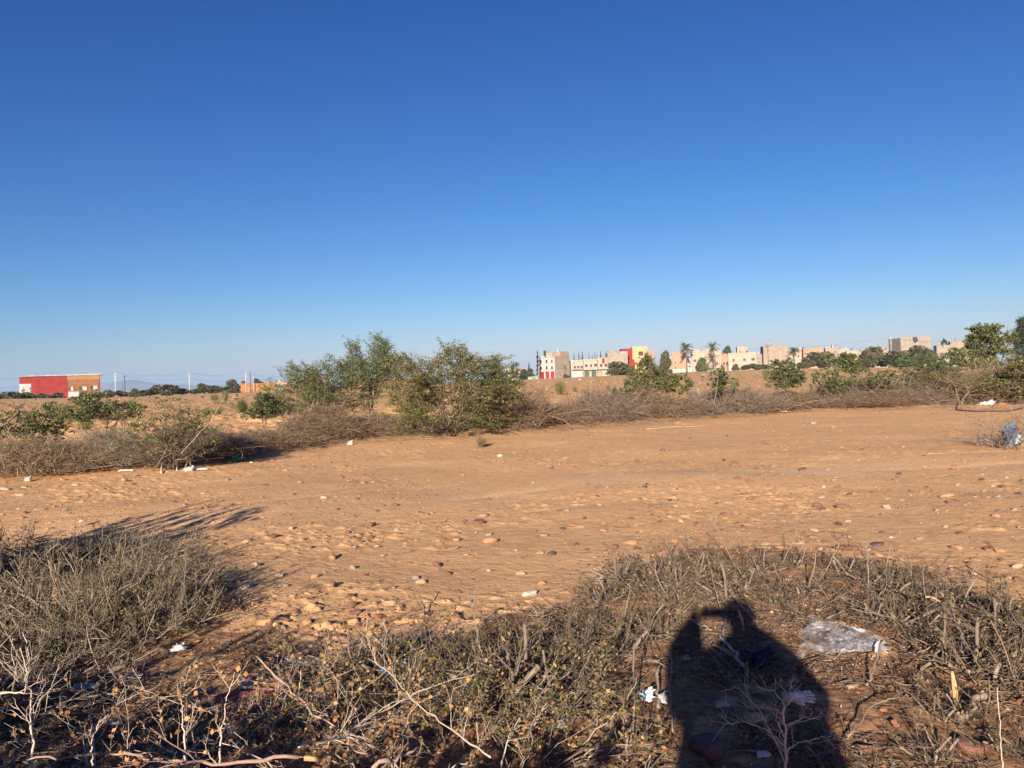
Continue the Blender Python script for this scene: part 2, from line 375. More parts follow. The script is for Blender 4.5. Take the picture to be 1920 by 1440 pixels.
# ------------------------------------------------------------------ ground, field, hills, haze
def ground():
    a_f = np.linspace(R(-44), R(44), 640); a_b = np.linspace(R(44), R(316), 60)[1:-1]
    A = np.concatenate([a_f, a_b]); rs = [0.6]
    while rs[-1] < 9000:
        r = rs[-1]; rs.append(r * (1.0045 if 2 < r < 45 else 1.012 if r < 120 else 1.05))
    rr = np.array(rs); nA, nR = len(A), len(rr)
    X = rr[:, None] * np.sin(A)[None, :]; Y = rr[:, None] * np.cos(A)[None, :]
    Z = H(X, Y)
    mb = MB(); idx = np.arange(nA * nR).reshape(nR, nA); nx = np.roll(idx, -1, 1)
    mb.add(np.stack([X, Y, Z], -1).reshape(-1, 3), np.stack([idx[:-1], idx[1:], nx[1:], nx[:-1]], -1).reshape(-1, 4)[:, ::-1])
    mb.v.append(np.array([[0, 0, float(Z[0].mean())]])); c = nA * nR
    mb.f.append(np.stack([np.full(nA, c), nx[0], idx[0]], -1))
    me = mb.mesh('ground', True)
    x = np.append(X.ravel(), 0); y = np.append(Y.ravel(), 0)
    xw = x + (fbm(x * 1.3, y * 1.3, 3, 101) - .5) * 1.1 + (fbm(x * 5, y * 5, 2, 103) - .5) * .35; yw = y + (fbm(x * 1.3, y * 1.3, 3, 102) - .5) * 1.3 + (fbm(x * 5, y * 5, 2, 104) - .5) * .35
    scrub = pip(xw, yw, SCRUB).astype(float)
    # soften the scrub mask
    wob = fbm(x * 1.5, y * 1.5, 3, 5)
    b = beyond(x, y)
    under = np.exp(-((b - .4) / .8) ** 2)
    s = np.clip(scrub * (.55 + .8 * wob) + under * .7 * wob * 1.6, 0, 1)
    fld = sstep(1.2, 4, b)
    q = y - np.interp(x, TX, TY)
    tr = (np.exp(-((q - .1) / .8) ** 2)) * (1 - fld) * sstep(.3, .65, fbm(x * .7, y * 2.2, 3, 61)) * (1 - scrub) * .4
    ca = me.color_attributes.new('soil', 'FLOAT_COLOR', 'POINT')
    ca.data.foreach_set('color', np.stack([s, fld, tr, np.ones_like(s)], -1).ravel().astype(np.float32))
    o = obj('ground', me, M['ground']); tag(o, 'bare orange stony dirt ground and field running to the horizon', 'ground', kind='structure')
ground()

def hills():
    rng = np.random.default_rng(4)
    mb = MB(); n = 240; xs = np.linspace(-9000, 2500, n); rows = 14
    D = 7600
    prof = np.interp(xs, [W(p, 0, D).x for p in (-700, -300, 0, 120, 180, 232, 270, 330, 400, 500, 700, 1000, 1300)],
                     [60, 66, 58, 66, 92, 128, 104, 82, 66, 60, 52, 40, 20])
    V = []
    for j in range(rows):
        t = j / (rows - 1); y = D - 900 * (1 - t)
        z = prof * np.sin(t * np.pi / 2) ** 1.5 * (0.78 + .44 * fbm(xs / 420, np.full(n, y / 300.), 4, 8)) * (1 if j else 0)
        V.append(np.stack([xs, np.full(n, y), z - (2 if j == 0 else 0)], -1))
    V.append(np.stack([xs, np.full(n, D + 700.), np.zeros(n)], -1)); rows += 1
    idx = np.arange(n * rows).reshape(rows, n)
    mb.add(np.concatenate(V), np.stack([idx[:-1, :-1], idx[:-1, 1:], idx[1:, 1:], idx[1:, :-1]], -1).reshape(-1, 4))
    o = obj('mountains', mb, noisemat('mountain_rock', (.16, .13, .12), (.25, .2, .18), .004), smooth=True)
    tag(o, 'faint blue grey mountain ridge far off on the horizon', 'mountains', kind='structure')
hills()

def haze():
    mb = MB().box(-9600, -9600, -6, 9600, 9600, 180)
    m = bpy.data.materials.new('haze_air'); m.use_nodes = True; nt = m.node_tree; nt.nodes.clear()
    v = N(nt, 'ShaderNodeVolumePrincipled'); v.inputs['Color'].default_value = (.42, .68, 1.0, 1); v.inputs['Density'].default_value = 0.00011; v.inputs['Anisotropy'].default_value = 0.0
    o_ = N(nt, 'ShaderNodeOutputMaterial'); nt.links.new(v.outputs[0], o_.inputs['Volume'])
    tag(obj('haze', mb, m), 'thin bluish air between the field and the far mountains', 'haze', kind='stuff')
haze()

# ------------------------------------------------------------------ shrubs and trees of the brush line
def shrub_arrays(seed, height, width, stems=5, spread=.5, n1=6, n2=5, n3=5, leaf_n=9000, leaf_s=.035, jit=.045, up=.06, t0=.3, lean=0.0, low=0, flat=.0, r0=.018, clump=0.0, bare=.3):
    rng = np.random.default_rng(seed)
    P0 = rng.normal(size=(stems, 3)) * np.array([.06, .06, 0]) * width
    ang = rng.uniform(0, 2 * np.pi, stems)
    D = norm(np.stack([np.cos(ang) * spread + lean, np.sin(ang) * spread, np.ones(stems)], -1))
    A, ra = grow(rng, P0, D, height * rng.uniform(.55, .85, stems), np.full(stems, r0) * rng.uniform(.7, 1.2, stems), 7, .16, up, .4)
    b = kids(rng, A, ra, n1, t0, 1, .95, .65); B, rb = grow(rng, b[0], b[1], height * rng.uniform(.25, .5, len(b[0])), b[2], 6, .25, up * .5, .4)
    c = kids(rng, B, rb, n2, .2, 1, .9, .6); C, rc = grow(rng, c[0], c[1], height * rng.uniform(.12, .28, len(c[0])), c[2], 5, .3, .02, .4)
    d = kids(rng, C, rc, n3, .2, 1, .9, .6); Dd, rd = grow(rng, d[0], d[1], height * rng.uniform(.05, .14, len(d[0])), np.maximum(d[2], .0018), 3, .3, .03, .5)
    keep = Dd
    if clump > 0:
        sel = rng.uniform(size=len(Dd)) > clump; keep = Dd[sel]
    nc = max(6, int(leaf_n / 34)); Ce = sample_on(rng, keep, nc, jit * height * .5); ax = norm(rng.normal(size=(nc, 3)) * np.array([1, 1, .35]) + np.array([0, 0, .15]))
    ci = rng.integers(0, nc, int(leaf_n * 1.3)); Lf = Ce[ci] + ax[ci] * (rng.normal(size=len(ci)) * .10)[:, None] + rng.normal(size=(len(ci), 3)) * np.array([.028, .028, .016])
    zt_ = np.percentile(Lf[:, 2], 99); Lf = Lf[rng.uniform(size=len(Lf)) < sstep(bare * .6, bare * 1.5, Lf[:, 2] / zt_) + .03]
    # leaves gather in tufts with gaps between them
    q = np.sin(Lf[:, 0] * 9 / height + seed) * np.sin(Lf[:, 1] * 9 / height + seed * 2) * .5 + vn(Lf[:, 0] * 6 / height + seed, Lf[:, 2] * 9 / height + Lf[:, 1] * 4 / height, seed)
    Lf = Lf[rng.uniform(size=len(Lf)) < sstep(.15, .55, q) + .12]
    if low:
        th = rng.uniform(0, 2 * np.pi, low); rr = np.sqrt(rng.uniform(0, 1, low)) * width * .45
        zz = rng.uniform(0, .45, low) * height
        Lf = np.concatenate([Lf, np.stack([rr * np.cos(th), rr * np.sin(th), zz], -1)])
    base_ = Lf if len(Lf) > 300 else np.concatenate([Dd.reshape(-1, 3), Lf])
    lo = np.percentile(base_[:, 0], 3.5); hi = np.percentile(base_[:, 0], 96.5); top = np.percentile(base_[:, 2], 97)
    s = np.array([width * .94 / (hi - lo), width * .94 / (hi - lo), height * .95 / top])
    ox = -(hi + lo) / 2 * s[0]
    def fit(Q):
        Q = Q * s; Q[..., 0] += ox * np.clip(Q[..., 2] / height * 1.6, 0, 1); return Q
    def inside(Q): return (Q[..., 2] < height * 1.03) & (np.abs(Q[..., 0]) < width * .57) & (np.abs(Q[..., 1]) < width * .62)
    Lf = fit(Lf); Lf[:, 2] = np.abs(Lf[:, 2]); Lf = Lf[inside(Lf)]
    res, rads = [], []
    for n_, (Q, q_) in enumerate(zip((A, B, C, Dd), (ra, rb, rc, rd))):
        Q = fit(Q); Q[..., 2] = np.maximum(Q[..., 2], -.02)
        k = inside(Q).all(1) if n_ else np.ones(len(Q), bool)
        if n_ == 0: Q[..., 2] = np.minimum(Q[..., 2], height)
        res.append(Q[k]); rads.append(q_[k])
    ra, rb, rc, rd = rads
    return rng, res, (ra, rb, rc, rd), Lf

def shrub(name, loc, label, cat, group, seed, height, width, leaf='leaf_green', bark='bark', rz=0.0, sub=0, leafpart='foliage', **kw):
    leaf_s = kw.get('leaf_s', .035) * .8; kw['leaf_n'] = int(kw.get('leaf_n', 9000) * 1.45)
    rng, Ps, rs, Lf = shrub_arrays(seed, height, width, **kw)
    root = empty(name, loc, rz); tag(root, label, cat, group)
    mb = MB()
    for k, (P, r_) in enumerate(zip(Ps, rs)): tubes(mb, P, r_, 4 if k < 2 else 3)
    obj('branches', mb, M[bark], root, True)
    if len(Lf):
        lb = MB(); quads_at(lb, rng, Lf, leaf_s, 1.7); obj(leafpart, lb, M[leaf], root)
    return root

def attach(rng, T, nodes, r0, K=6, bow=.12, jit=.05, taper=.4):
    """curved limbs from the nearest lower node to every target"""
    d = np.linalg.norm(T[:, None, :] - nodes[None], axis=2) + 1.2 * np.clip(nodes[None, :, 2] - T[:, None, 2] + .05, 0, 9)
    S = nodes[d.argmin(1)]; L = np.linalg.norm(T - S, axis=1, keepdims=True); t = np.linspace(0, 1, K + 1)[None, :, None]
    mid = np.array([0, 0, 1.]) * bow * L * -1 + rng.normal(size=S.shape) * bow * L
    P = S[:, None] * (1 - t) + T[:, None] * t + mid[:, None] * 4 * t * (1 - t) * .5 + rng.normal(size=(len(T), K + 1, 3)) * (jit * L)[:, None] * np.where((t > 0) & (t < 1), 1, 0)
    return P, np.full(len(T), r0)[:, None] * np.linspace(1, taper, K + 1)[None]

def thorn_tree(name, loc, label, cat, group, seed, h, wd, c0=.35, stems=4, sub=46, clumps=260, per=42, leaf='leaf_green', leaf_s=.03, r0=.022, lean=0.0, dome=.35, gap=.42, spray=.16, rz=0.0, bark='bark', dead=0, depth=.8):
    rng = np.random.default_rng(seed); clumps = int(clumps * 2.3); per = int(per * .52)
    def top(x): return h * (1 - dome * np.abs(2 * x / wd) ** 2.4) * (.74 + .34 * vn(x / wd * 9 + seed, x * 0, seed))
    def inside(n, gapv):
        out = []
        while sum(map(len, out)) < n:
            x = rng.uniform(-.5, .5, n) * wd; y = rng.uniform(-.5, .5, n) * wd * depth; z = rng.uniform(c0, 1, n) ** .8 * h
            k = (x / (wd * .5)) ** 2 + (y / (wd * .5 * depth)) ** 2 < 1 - .55 * np.clip((c0 + .25 - z / h) / .3, 0, 1)
            k &= (z < top(x)) & (vn(x / h * 6 + seed, z / h * 8 + y / h * 5, seed + 1) > gapv * rng.uniform(.5, 1.2, n))
            out.append(np.stack([x, y, z], -1)[k])
        return np.concatenate(out)[:n]
    # main stems
    a = rng.uniform(0, 6.283, stems) + np.arange(stems) * 2.4; rr = rng.uniform(.25, .62, stems)
    E = np.stack([np.cos(a) * rr * wd * .5 + lean * wd * .2, np.sin(a) * rr * wd * .5 * depth, h * rng.uniform(.55, .82, stems)], -1)
    E[:, 2] = np.minimum(E[:, 2], top(E[:, 0]) * .92)
    B = np.stack([rng.normal(size=stems) * .03 * wd, rng.normal(size=stems) * .03 * wd, np.full(stems, -.03)], -1)
    t = np.linspace(0, 1, 10)[None, :, None]; P = B[:, None] * (1 - t) + E[:, None] * t; P[..., 2] += (np.sin(t[..., 0] * np.pi) * .10 * h); P[:, 1:-1] += rng.normal(size=(stems, 8, 3)) * .018 * h
    ra = np.full(stems, r0)[:, None] * rng.uniform(.7, 1.15, stems)[:, None] * np.linspace(1, .4, 10)[None]
    nodes = P[:, 3:].reshape(-1, 3) if c0 > .2 else P[:, 1:].reshape(-1, 3)
    S, rs = attach(rng, inside(sub, .2), nodes, r0 * .42)
    C = inside(clumps, gap); Q, rq = attach(rng, C, S[:, 2:].reshape(-1, 3), r0 * .2, 5, .08, .05)
    out = norm(C * np.array([1, 1, .4]) + rng.normal(size=C.shape) * .35 * h * np.array([1, 1, .4]))
    ci = rng.integers(0, clumps, clumps * per); u = rng.uniform(-.35, 1, len(ci))[:, None]
    Lf = C[ci] + out[ci] * u * spray * h * .6 + rng.normal(size=(len(ci), 3)) * np.array([.034, .034, .020]) * (h / 2.4) ** .5 - np.array([0, 0, .03]) * u ** 2
    tw = C[:, None] + out[:, None] * np.linspace(-.1, .75, 4)[None, :, None] * spray * h * .6
    root = empty(name, loc, rz); tag(root, label, cat, group)
    mb = MB(); tubes(mb, P, ra, 6); tubes(mb, S, rs, 4); tubes(mb, Q, rq, 3); tubes(mb, tw, np.full((clumps, 4), r0 * .11))
    if dead:
        D_ = inside(dead, 0); D_[:, 2] = top(D_[:, 0]) * rng.uniform(.95, 1.14, dead); X, rx = attach(rng, D_, S.reshape(-1, 3), r0 * .22, 6, .1, .06); tubes(mb, X, rx)
        kx = kids(rng, X, rx, 4, .4, 1, .9, .6); Y, ry = grow(rng, kx[0], kx[1], rng.uniform(.05, .14, len(kx[0])) * h, kx[2], 4, .2, .02, .4, .15); tubes(mb, Y, ry)
    obj('branches', mb, M[bark], root, True)
    lb = MB(); quads_at(lb, rng, Lf, leaf_s, 1.7); obj('foliage', lb, M[leaf], root)
    return root

def px_h(px, base, top, D):   # height in metres between two picture rows at a depth
    return (base - top) * D / F

HG = 'green shrubs growing in the brush line'
def hs_(px, base, top, wpx, label, seed, rz=0.0, dz=0.0, back=0.0, cat='shrub', group=HG, **kw):
    p = on(px, base)
    if back: p = Vector((p.x * (1 + back / p.y), p.y + back, 0)); p.z = Hs(p.x, p.y)
    h = W(px, top, p.y).z - p.z; wdt = wpx * p.y / F
    return shrub('shrub', p, label, cat, group, seed, h, wdt, rz=rz, **kw)

def tt_(px, base, top, wpx, label, seed, back=0.0, cat='shrub', group=HG, name='shrub', **kw):
    p = on(px, base)
    if back: p = Vector((p.x * (1 + back / p.y), p.y + back, 0)); p.z = Hs(p.x, p.y)
    return thorn_tree(name, p, label, cat, group, seed, W(px, top, p.y).z - p.z, wpx * p.y / F, **kw)
tt_(600, 822, 670, 222, 'broad open green shrub left of the two tallest shrubs', 11, c0=.22, stems=6, sub=80, clumps=340, per=54, gap=.5, leaf_s=.026, spray=.2, lean=-.2, dome=.25)
tt_(697, 818, 636, 142, 'tall green shrub on two slanting dark stems beside the widest shrub', 12, c0=.42, stems=3, sub=56, clumps=240, per=56, gap=.45, leaf_s=.026, spray=.2, r0=.026, lean=.0, dome=.4)
tt_(846, 822, 636, 246, 'widest and densest olive green shrub of the brush line, leafy to the ground', 13, c0=.04, stems=10, sub=130, clumps=540, per=60, gap=.52, leaf_s=.027, leaf='leaf_olive', dome=.22, dead=26, spray=.2)
tt_(950, 800, 668, 80, 'drooping green branchy shrub at the right side of the widest shrub', 14, c0=.45, stems=3, sub=24, clumps=90, per=44, leaf='leaf_deep', gap=.5, back=1.5)
hs_(318, 884, 742, 200, 'half bare shrub with bent dark branches over a cut stump', 15, stems=7, leaf_n=2600, leaf_s=.03, spread=.7, clump=.3, leaf='leaf_green', r0=.02)
hs_(318, 882, 790, 120, 'pale green broom like growth at the foot of the half bare shrub', 16, stems=12, leaf_n=1800, leaf_s=.024, spread=.4, leaf='leaf_broom', bark='twig_grey')
tt_(85, 862, 752, 95, 'bright green feathery shrub near the left edge behind the brush', 17, c0=.1, stems=3, sub=24, clumps=110, per=44, leaf='leaf_green', back=2.0, gap=.5)
tt_(190, 866, 736, 165, 'green shrub with flat spreading top in front of the red building', 18, c0=.52, stems=4, sub=30, clumps=120, per=44, back=1.6, dome=.25, gap=.5)
tt_(5, 868, 762, 100, 'sparse arching shrub cut by the left picture edge', 19, c0=.3, stems=3, sub=18, clumps=40, per=40, leaf='leaf_deep', back=1.0, gap=.5)
tt_(497, 846, 738, 95, 'dark green small shrub standing left of the broad open shrub', 20, c0=.45, stems=2, sub=20, clumps=80, per=44, leaf='leaf_deep', back=2.5, gap=.5)
tt_(1213, 792, 668, 86, 'tall olive shrub with a bare twiggy top in front of the yellow house', 21, c0=.15, stems=5, sub=50, clumps=170, per=42, leaf='leaf_green', leaf_s=.038, back=1.5, gap=.45, dome=.4, dead=14)
tt_(1266, 790, 692, 76, 'thin dark stemmed shrub right of the tall olive shrub', 22, c0=.4, stems=3, sub=24, clumps=60, per=40, leaf_s=.04, back=1.0, gap=.5)
tt_(1165, 792, 722, 46, 'small bright green sprig sticking out of the brush below the field', 23, c0=.3, stems=3, sub=14, clumps=36, per=40, leaf='leaf_deep', leaf_s=.04, back=.5)
hs_(1333, 785, 662, 44, 'thin bare upright sapling under the second tall palm', 24, stems=2, leaf_n=260, leaf_s=.035, spread=.08, back=.6, bark='twig_grey')
tt_(1356, 783, 690, 60, 'leafy thin sapling between two bare saplings', 25, c0=.35, stems=2, sub=16, clumps=36, per=40, leaf='leaf_deep', leaf_s=.042, back=.8, gap=.5)
hs_(1398, 780, 690, 62, 'bare grey sapling without leaves in front of the white door', 26, stems=3, leaf_n=120, leaf_s=.035, spread=.35, back=.8, bark='twig_grey')
tt_(1474, 776, 674, 84, 'dark glossy green shrub in front of the windowless beige block', 27, c0=.38, stems=2, sub=26, clumps=75, per=42, leaf='leaf_deep', leaf_s=.045, back=.8, gap=.5)
tt_(1560, 772, 690, 70, 'sparse green shrub over the brush left of the bent stem', 28, c0=.3, stems=3, sub=22, clumps=60, per=42, leaf_s=.042, back=1.2, gap=.5)
tt_(1590, 770, 662, 60, 'thin green tree on one leaning stem before the grey houses', 29, c0=.55, stems=1, sub=20, clumps=70, per=42, leaf_s=.045, back=1.4, gap=.45)
tt_(1640, 770, 690, 96, 'spreading bent shrub with few leaves right of the leaning tree', 30, c0=.4, stems=3, sub=24, clumps=40, per=40, leaf_s=.042, back=1.0, gap=.5)
tt_(1740, 772, 656, 118, 'bushy bright green round shrub below the ruined block', 31, c0=.05, stems=6, sub=60, clumps=220, per=42, leaf='leaf_deep', leaf_s=.042, back=4.0, gap=.35)
tt_(1860, 772, 600, 92, 'tall green tree with open spreading crown near the right edge', 32, c0=.5, stems=4, sub=50, clumps=160, per=42, leaf='leaf_green', leaf_s=.05, back=6.0, gap=.5, r0=.04, cat='tree', group=None, dome=.3, spray=.09)
tt_(1912, 772, 668, 110, 'dense low green shrub cut by the right picture edge', 33, c0=.1, stems=5, sub=40, clumps=110, per=40, leaf='leaf_olive', leaf_s=.045, back=3.5, gap=.45)
hs_(1010, 806, 720, 60, 'reddish brown almost leafless bush right of the widest shrub', 34, stems=6, leaf_n=500, leaf_s=.03, spread=.5, leaf='leaf_dry', bark='twig_brush', back=.2)
hs_(1800, 772, 680, 120, 'brown twiggy bush between the round shrub and the tall tree', 35, stems=8, leaf_n=1600, leaf_s=.04, spread=.6, leaf='leaf_olive', bark='twig_brush', back=3)

# ------------------------------------------------------------------ dead brush piled along the field edge
def brush_mesh(seed, n=4600, leaves=2600):
    """unit pile: radius 1 across, height 1"""
    rng = np.random.default_rng(seed)
    th = rng.uniform(0, 2 * np.pi, n); r = np.sqrt(rng.uniform(0, 1, n)) * .95
    top = np.sqrt(np.clip(1 - r ** 2, 0, 1)) * (.6 + .5 * vn(np.cos(th) * r * 3, np.sin(th) * r * 3, seed))
    z = top * rng.uniform(0, 1, n) ** .55
    P = np.stack([r * np.cos(th), r * np.sin(th), z], -1)
    out = norm(P + np.array([0, 0, .05]))
    D = norm(rng.normal(size=(n, 3)) * np.array([1, 1, .55]) + out * .25)
    Q, rr = grow(rng, P, D, rng.uniform(.12, .6, n) ** 1.1, rng.uniform(.0022, .0068, n), 5, .28, -.02, .5, .14)
    Q[..., 2] = np.abs(Q[..., 2])
    k = kids(rng, Q[:n // 2], rr[:n // 2], 1, .2, 1, 1.0, .7); K2, r2 = grow(rng, k[0], k[1], rng.uniform(.06, .22, len(k[0])), k[2], 3, .3, 0, .5)
    big = rng.integers(0, n, 80); B, rb = grow(rng, P[big] * np.array([1, 1, .6]), D[big], rng.uniform(.4, 1.3, 80), rng.uniform(.006, .017, 80), 6, .12, .01, .5)
    mb = MB(); tubes(mb, Q, rr); tubes(mb, K2, r2); tubes(mb, np.abs(B) * np.array([0, 0, 1]) + B * np.array([1, 1, 0]), rb)
    lb = MB(); quads_at(lb, rng, sample_on(rng, Q, leaves, .02), .017, 1.5)
    return mb.mesh('tangled_twigs', True), lb.mesh('dry_leaves')
BR = [brush_mesh(200 + k) for k in range(5)]
M['twig_brushgrey'] = barkmat('grey_brown_brush', [(.1, (.09, .065, .05)), (.5, (.215, .162, .12)), (.9, (.38, .305, .23))])
brush_m = []
for a, b in BR:
    a.materials.append(M['twig_brush']); b.materials.append(M['leaf_dry'])
BRUSH = [  # base px, base py, top py, width px, colour, label
 (70, 900, 818, 215, 'b', 'big rounded dead brush pile at the left edge behind the white scraps'),
 (-90, 905, 830, 190, 'b', 'dead brush pile cut off by the left picture edge'),
 (245, 886, 805, 200, 'g', 'greyish dead brush pile left of the cut stump'),
 (200, 880, 812, 120, 'g', 'low grey brush heap between the two leftmost brush piles'),
 (400, 868, 806, 160, 'g', 'grey dead brush pile behind the green bag'),
 (505, 850, 792, 165, 'b', 'brown brush heap with a pale stick on top, right of the green bag'),
 (612, 838, 776, 170, 'b', 'brown dead brush heap under the broad open shrub'),
 (715, 830, 768, 160, 'b', 'dead brush heap round the stems of the tall two stemmed shrub'),
 (790, 824, 775, 130, 'g', 'grey fallen brush left of the foot of the widest shrub'),
 (950, 815, 742, 150, 'b', 'brown brush heap just right of the widest shrub'),
 (1040, 808, 740, 140, 'b', 'reddish brown brush heap beside the almost leafless bush'),
 (1125, 801, 738, 150, 'g', 'grey brown brush heap with small green sprig over it'),
 (1205, 795, 740, 150, 'b', 'brush heap at the foot of the tall olive shrub'),
 (1290, 788, 736, 150, 'g', 'brush heap holding the red brown ball shaped clump'),
 (1375, 782, 735, 150, 'g', 'brush heap at the foot of the bare saplings'),
 (1455, 776, 733, 150, 'b', 'brush heap under the dark glossy shrub'),
 (1535, 772, 726, 150, 'g', 'brush heap above the two yellow scraps'),
 (1615, 770, 718, 150, 'g', 'grey brush heap under the leaning green tree'),
 (1700, 768, 706, 150, 'g', 'tall grey brush heap left of the black hose'),
 (1790, 764, 700, 160, 'g', 'grey brush heap behind the black hose loop'),
 (1880, 762, 692, 170, 'b', 'brown brush heap behind the big white bag'),
 (1975, 764, 690, 170, 'b', 'brush heap running out past the right picture edge'),
 (1650, 772, 735, 130, 'b', 'low brown brush right of the second yellow scrap'),
]
for i, (px, b, t, wpx, c, lab) in enumerate(BRUSH):
    p = on(px, b - 4); D = p.y + wpx * p.y / F * .22
    p = Vector((p.x * D / p.y, D, 0)); p.z = Hs(p.x, p.y) - .03
    root = empty('brush_pile', p, i * 1.3); tag(root, lab, 'brush pile', 'dead brush piled along the field edge')
    hgt = W(px, t, D).z - p.z; rad = wpx * D / F * .62
    root.scale = (rad, rad * .75, hgt * (1.0 + .28 * math.sin(i * 2.3)))
    for me_, nm, mm in ((BR[i % 5][0], 'tangled_twigs', M['twig_brush'] if c == 'b' else M['twig_brushgrey']), (BR[i % 5][1], 'dry_leaves', None)):
        o = obj(nm, me_, None, root)
        if mm is not None: o.material_slots[0].link = 'OBJECT'; o.material_slots[0].material = mm

# small loose plants
def tuft(seed, n=260, leafy=True):
    rng = np.random.default_rng(seed); th = rng.uniform(0, 2 * np.pi, n)
    P = np.stack([np.cos(th), np.sin(th), th * 0], -1) * (rng.uniform(0, .25, n)[:, None])
    D = norm(P * 2.4 + rng.normal(size=(n, 3)) * .25 + np.array([0, 0, 1.]))
    Q, r_ = grow(rng, P, D, rng.uniform(.5, 1.05, n), np.full(n, .010), 4, .12, .03, .3)
    k = kids(rng, Q, r_, 3, .3, 1, .5, .8); K2, r2 = grow(rng, k[0], k[1], rng.uniform(.15, .35, len(k[0])), k[2], 3, .15, .05, .4)
    mb = MB(); tubes(mb, Q, r_); tubes(mb, K2, r2)
    return mb.mesh('stems', True)
srng0 = np.random.default_rng(31)
TUFTS = [tuft(300 + k) for k in range(3)]
def put_tuft(px, base, top, wpx, lab, m, k, group='round bushes dotted over the stony field', D=None):
    p = on(px, base)
    h = W(px, top, p.y).z - p.z; r_ = wpx * p.y / F / 1.7
    o = obj('field_bush', TUFTS[k % 3]); 
    if not TUFTS[k % 3].materials: TUFTS[k % 3].materials.append(M['leaf_broom'])
    o.material_slots[0].link = 'OBJECT'; o.material_slots[0].material = m
    o.location = p; o.scale = (r_, r_, h); o.rotation_euler = (0, 0, px * .37)
    return tag(o, lab, 'bush', group)
for a in [
 (1049, 742, 712, 34, 'large pale green field bush below the white house with red doors', 'leaf_broom', 0),
 (1078, 737, 724, 15, 'small green field bush right of the large pale one', 'leaf_broom', 1),
 (1013, 744, 726, 20, 'grey brown field bush left of the large pale one', 'twig_grey', 2),
 (1437, 708, 691, 27, 'yellowish round field bush left of the dark glossy shrub', 'leaf_broom', 0),
 (1375, 725, 711, 24, 'green field bush beside the bare grey sapling', 'leaf_broom', 1),
 (1440, 727, 717, 22, 'low green field bush under the yellowish one', 'leaf_broom', 2),
 (1478, 728, 708, 34, 'grey green field bush behind the dark glossy shrub', 'leaf_broom', 0),
 (1620, 700, 686, 26, 'green field bush beside the thin leaning tree', 'leaf_green', 1),
 (402, 752, 736, 24, 'round green field bush left of the two dark posts', 'leaf_broom', 2),
 (422, 752, 732, 20, 'thin greyish green field bush next to the round one', 'leaf_broom', 0),
 (380, 746, 741, 10, 'tiny brown field bush near the walking person', 'twig_brush', 1),
 (445, 742, 738, 12, 'low grey field bush before the dark posts', 'twig_grey', 1),
 (486, 742, 737, 10, 'low brown field bush right of the dark posts', 'twig_brush', 2),
 (388, 780, 764, 20, 'pale green field bush nearer the brush line on the left', 'leaf_broom', 0),
 (412, 778, 760, 18, 'paler green field bush beside its twin near the brush line', 'leaf_broom', 1),
 (455, 776, 746, 36, 'bright green field bush beside the small dark shrub', 'leaf_green', 2),
 (160, 808, 780, 42, 'yellow green field bush seen over the left brush piles', 'leaf_broom', 0),
 (1095, 741, 728, 18, 'small brown leafless field bush on the slope', 'twig_brush', 1),
 (1140, 733, 722, 16, 'dull brown tuft on the slope below the row of shops', 'twig_brush', 2),
]:
    put_tuft(a[0], a[1], a[2], a[3], a[4], M[a[5]], a[6])
n_t = 0
while n_t < 34:
    px_ = srng0.uniform(-10, 1930); py_ = np.interp(px_, [0, 1000, 1920], [752, 716, 700]) + srng0.uniform(0, 1) ** 1.3 * 45
    q_ = at(px_, py_)
    if beyond(q_.x, q_.y) < 6: n_t += .2; continue
    w_ = srng0.uniform(.5, 1.5) * F / q_.y
    put_tuft(px_, py_, py_ - w_ * srng0.uniform(.35, .6), w_, 'low dry tuft of scrub, one of many dotted thinly over the stony field', M[('twig_brush', 'twig_grey', 'leaf_broom')[int(srng0.integers(0, 3))]], int(srng0.integers(0, 3)), 'low dry tufts dotted over the stony field')
    n_t += 1
put_tuft(901, 838, 816, 34, 'small brown dry tuft alone on the bare dirt before the widest shrub', M['twig_brush'], 1, None)

# ------------------------------------------------------------------ stones
def ico(sub):
    import bmesh
    bm = bmesh.new(); bmesh.ops.create_icosphere(bm, subdivisions=sub, radius=1)
    v = np.array([v.co[:] for v in bm.verts]); f = np.array([[q.index for q in f.verts] for f in bm.faces]); bm.free(); return v, f
ICO1, ICO3, ICO4 = ico(1), ico(3), ico(5)
def stone_verts(rng, base, rough=.16):
    v = base.copy(); s = rng.uniform(.7, 1.25, 3)
    for k in range(rng.integers(6, 11)):           # flattened facets
        n = norm(rng.normal(size=3)); d = v @ n; lim = rng.uniform(.42, .8)
        v = v - np.clip(d - lim, 0, 1)[:, None] * n * .85
    fr = rng.uniform(1.2, 2.2, 3); ph = rng.uniform(0, 6, 3)
    v = v * (1 + rough * .35 * (np.sin(v[:, 0] * fr[0] * 2 + ph[0]) + np.sin(v[:, 1] * fr[1] * 2 + ph[1]) + np.sin(v[:, 2] * fr[2] * 3 + ph[2])))[:, None]
    return v * s * np.array([1, .8, .55])
srng = np.random.default_rng(77)
SM = []
for k in range(12):
    mb = MB(); mb.add(stone_verts(srng, ICO3[0]), ICO3[1]); SM.append(mb.mesh('stone', True))
def stonemat(name, c1, c2): 
    m = noisemat(name, c1, c2, 4, .85, .35, .05, lo=.3, hi=.7); return m
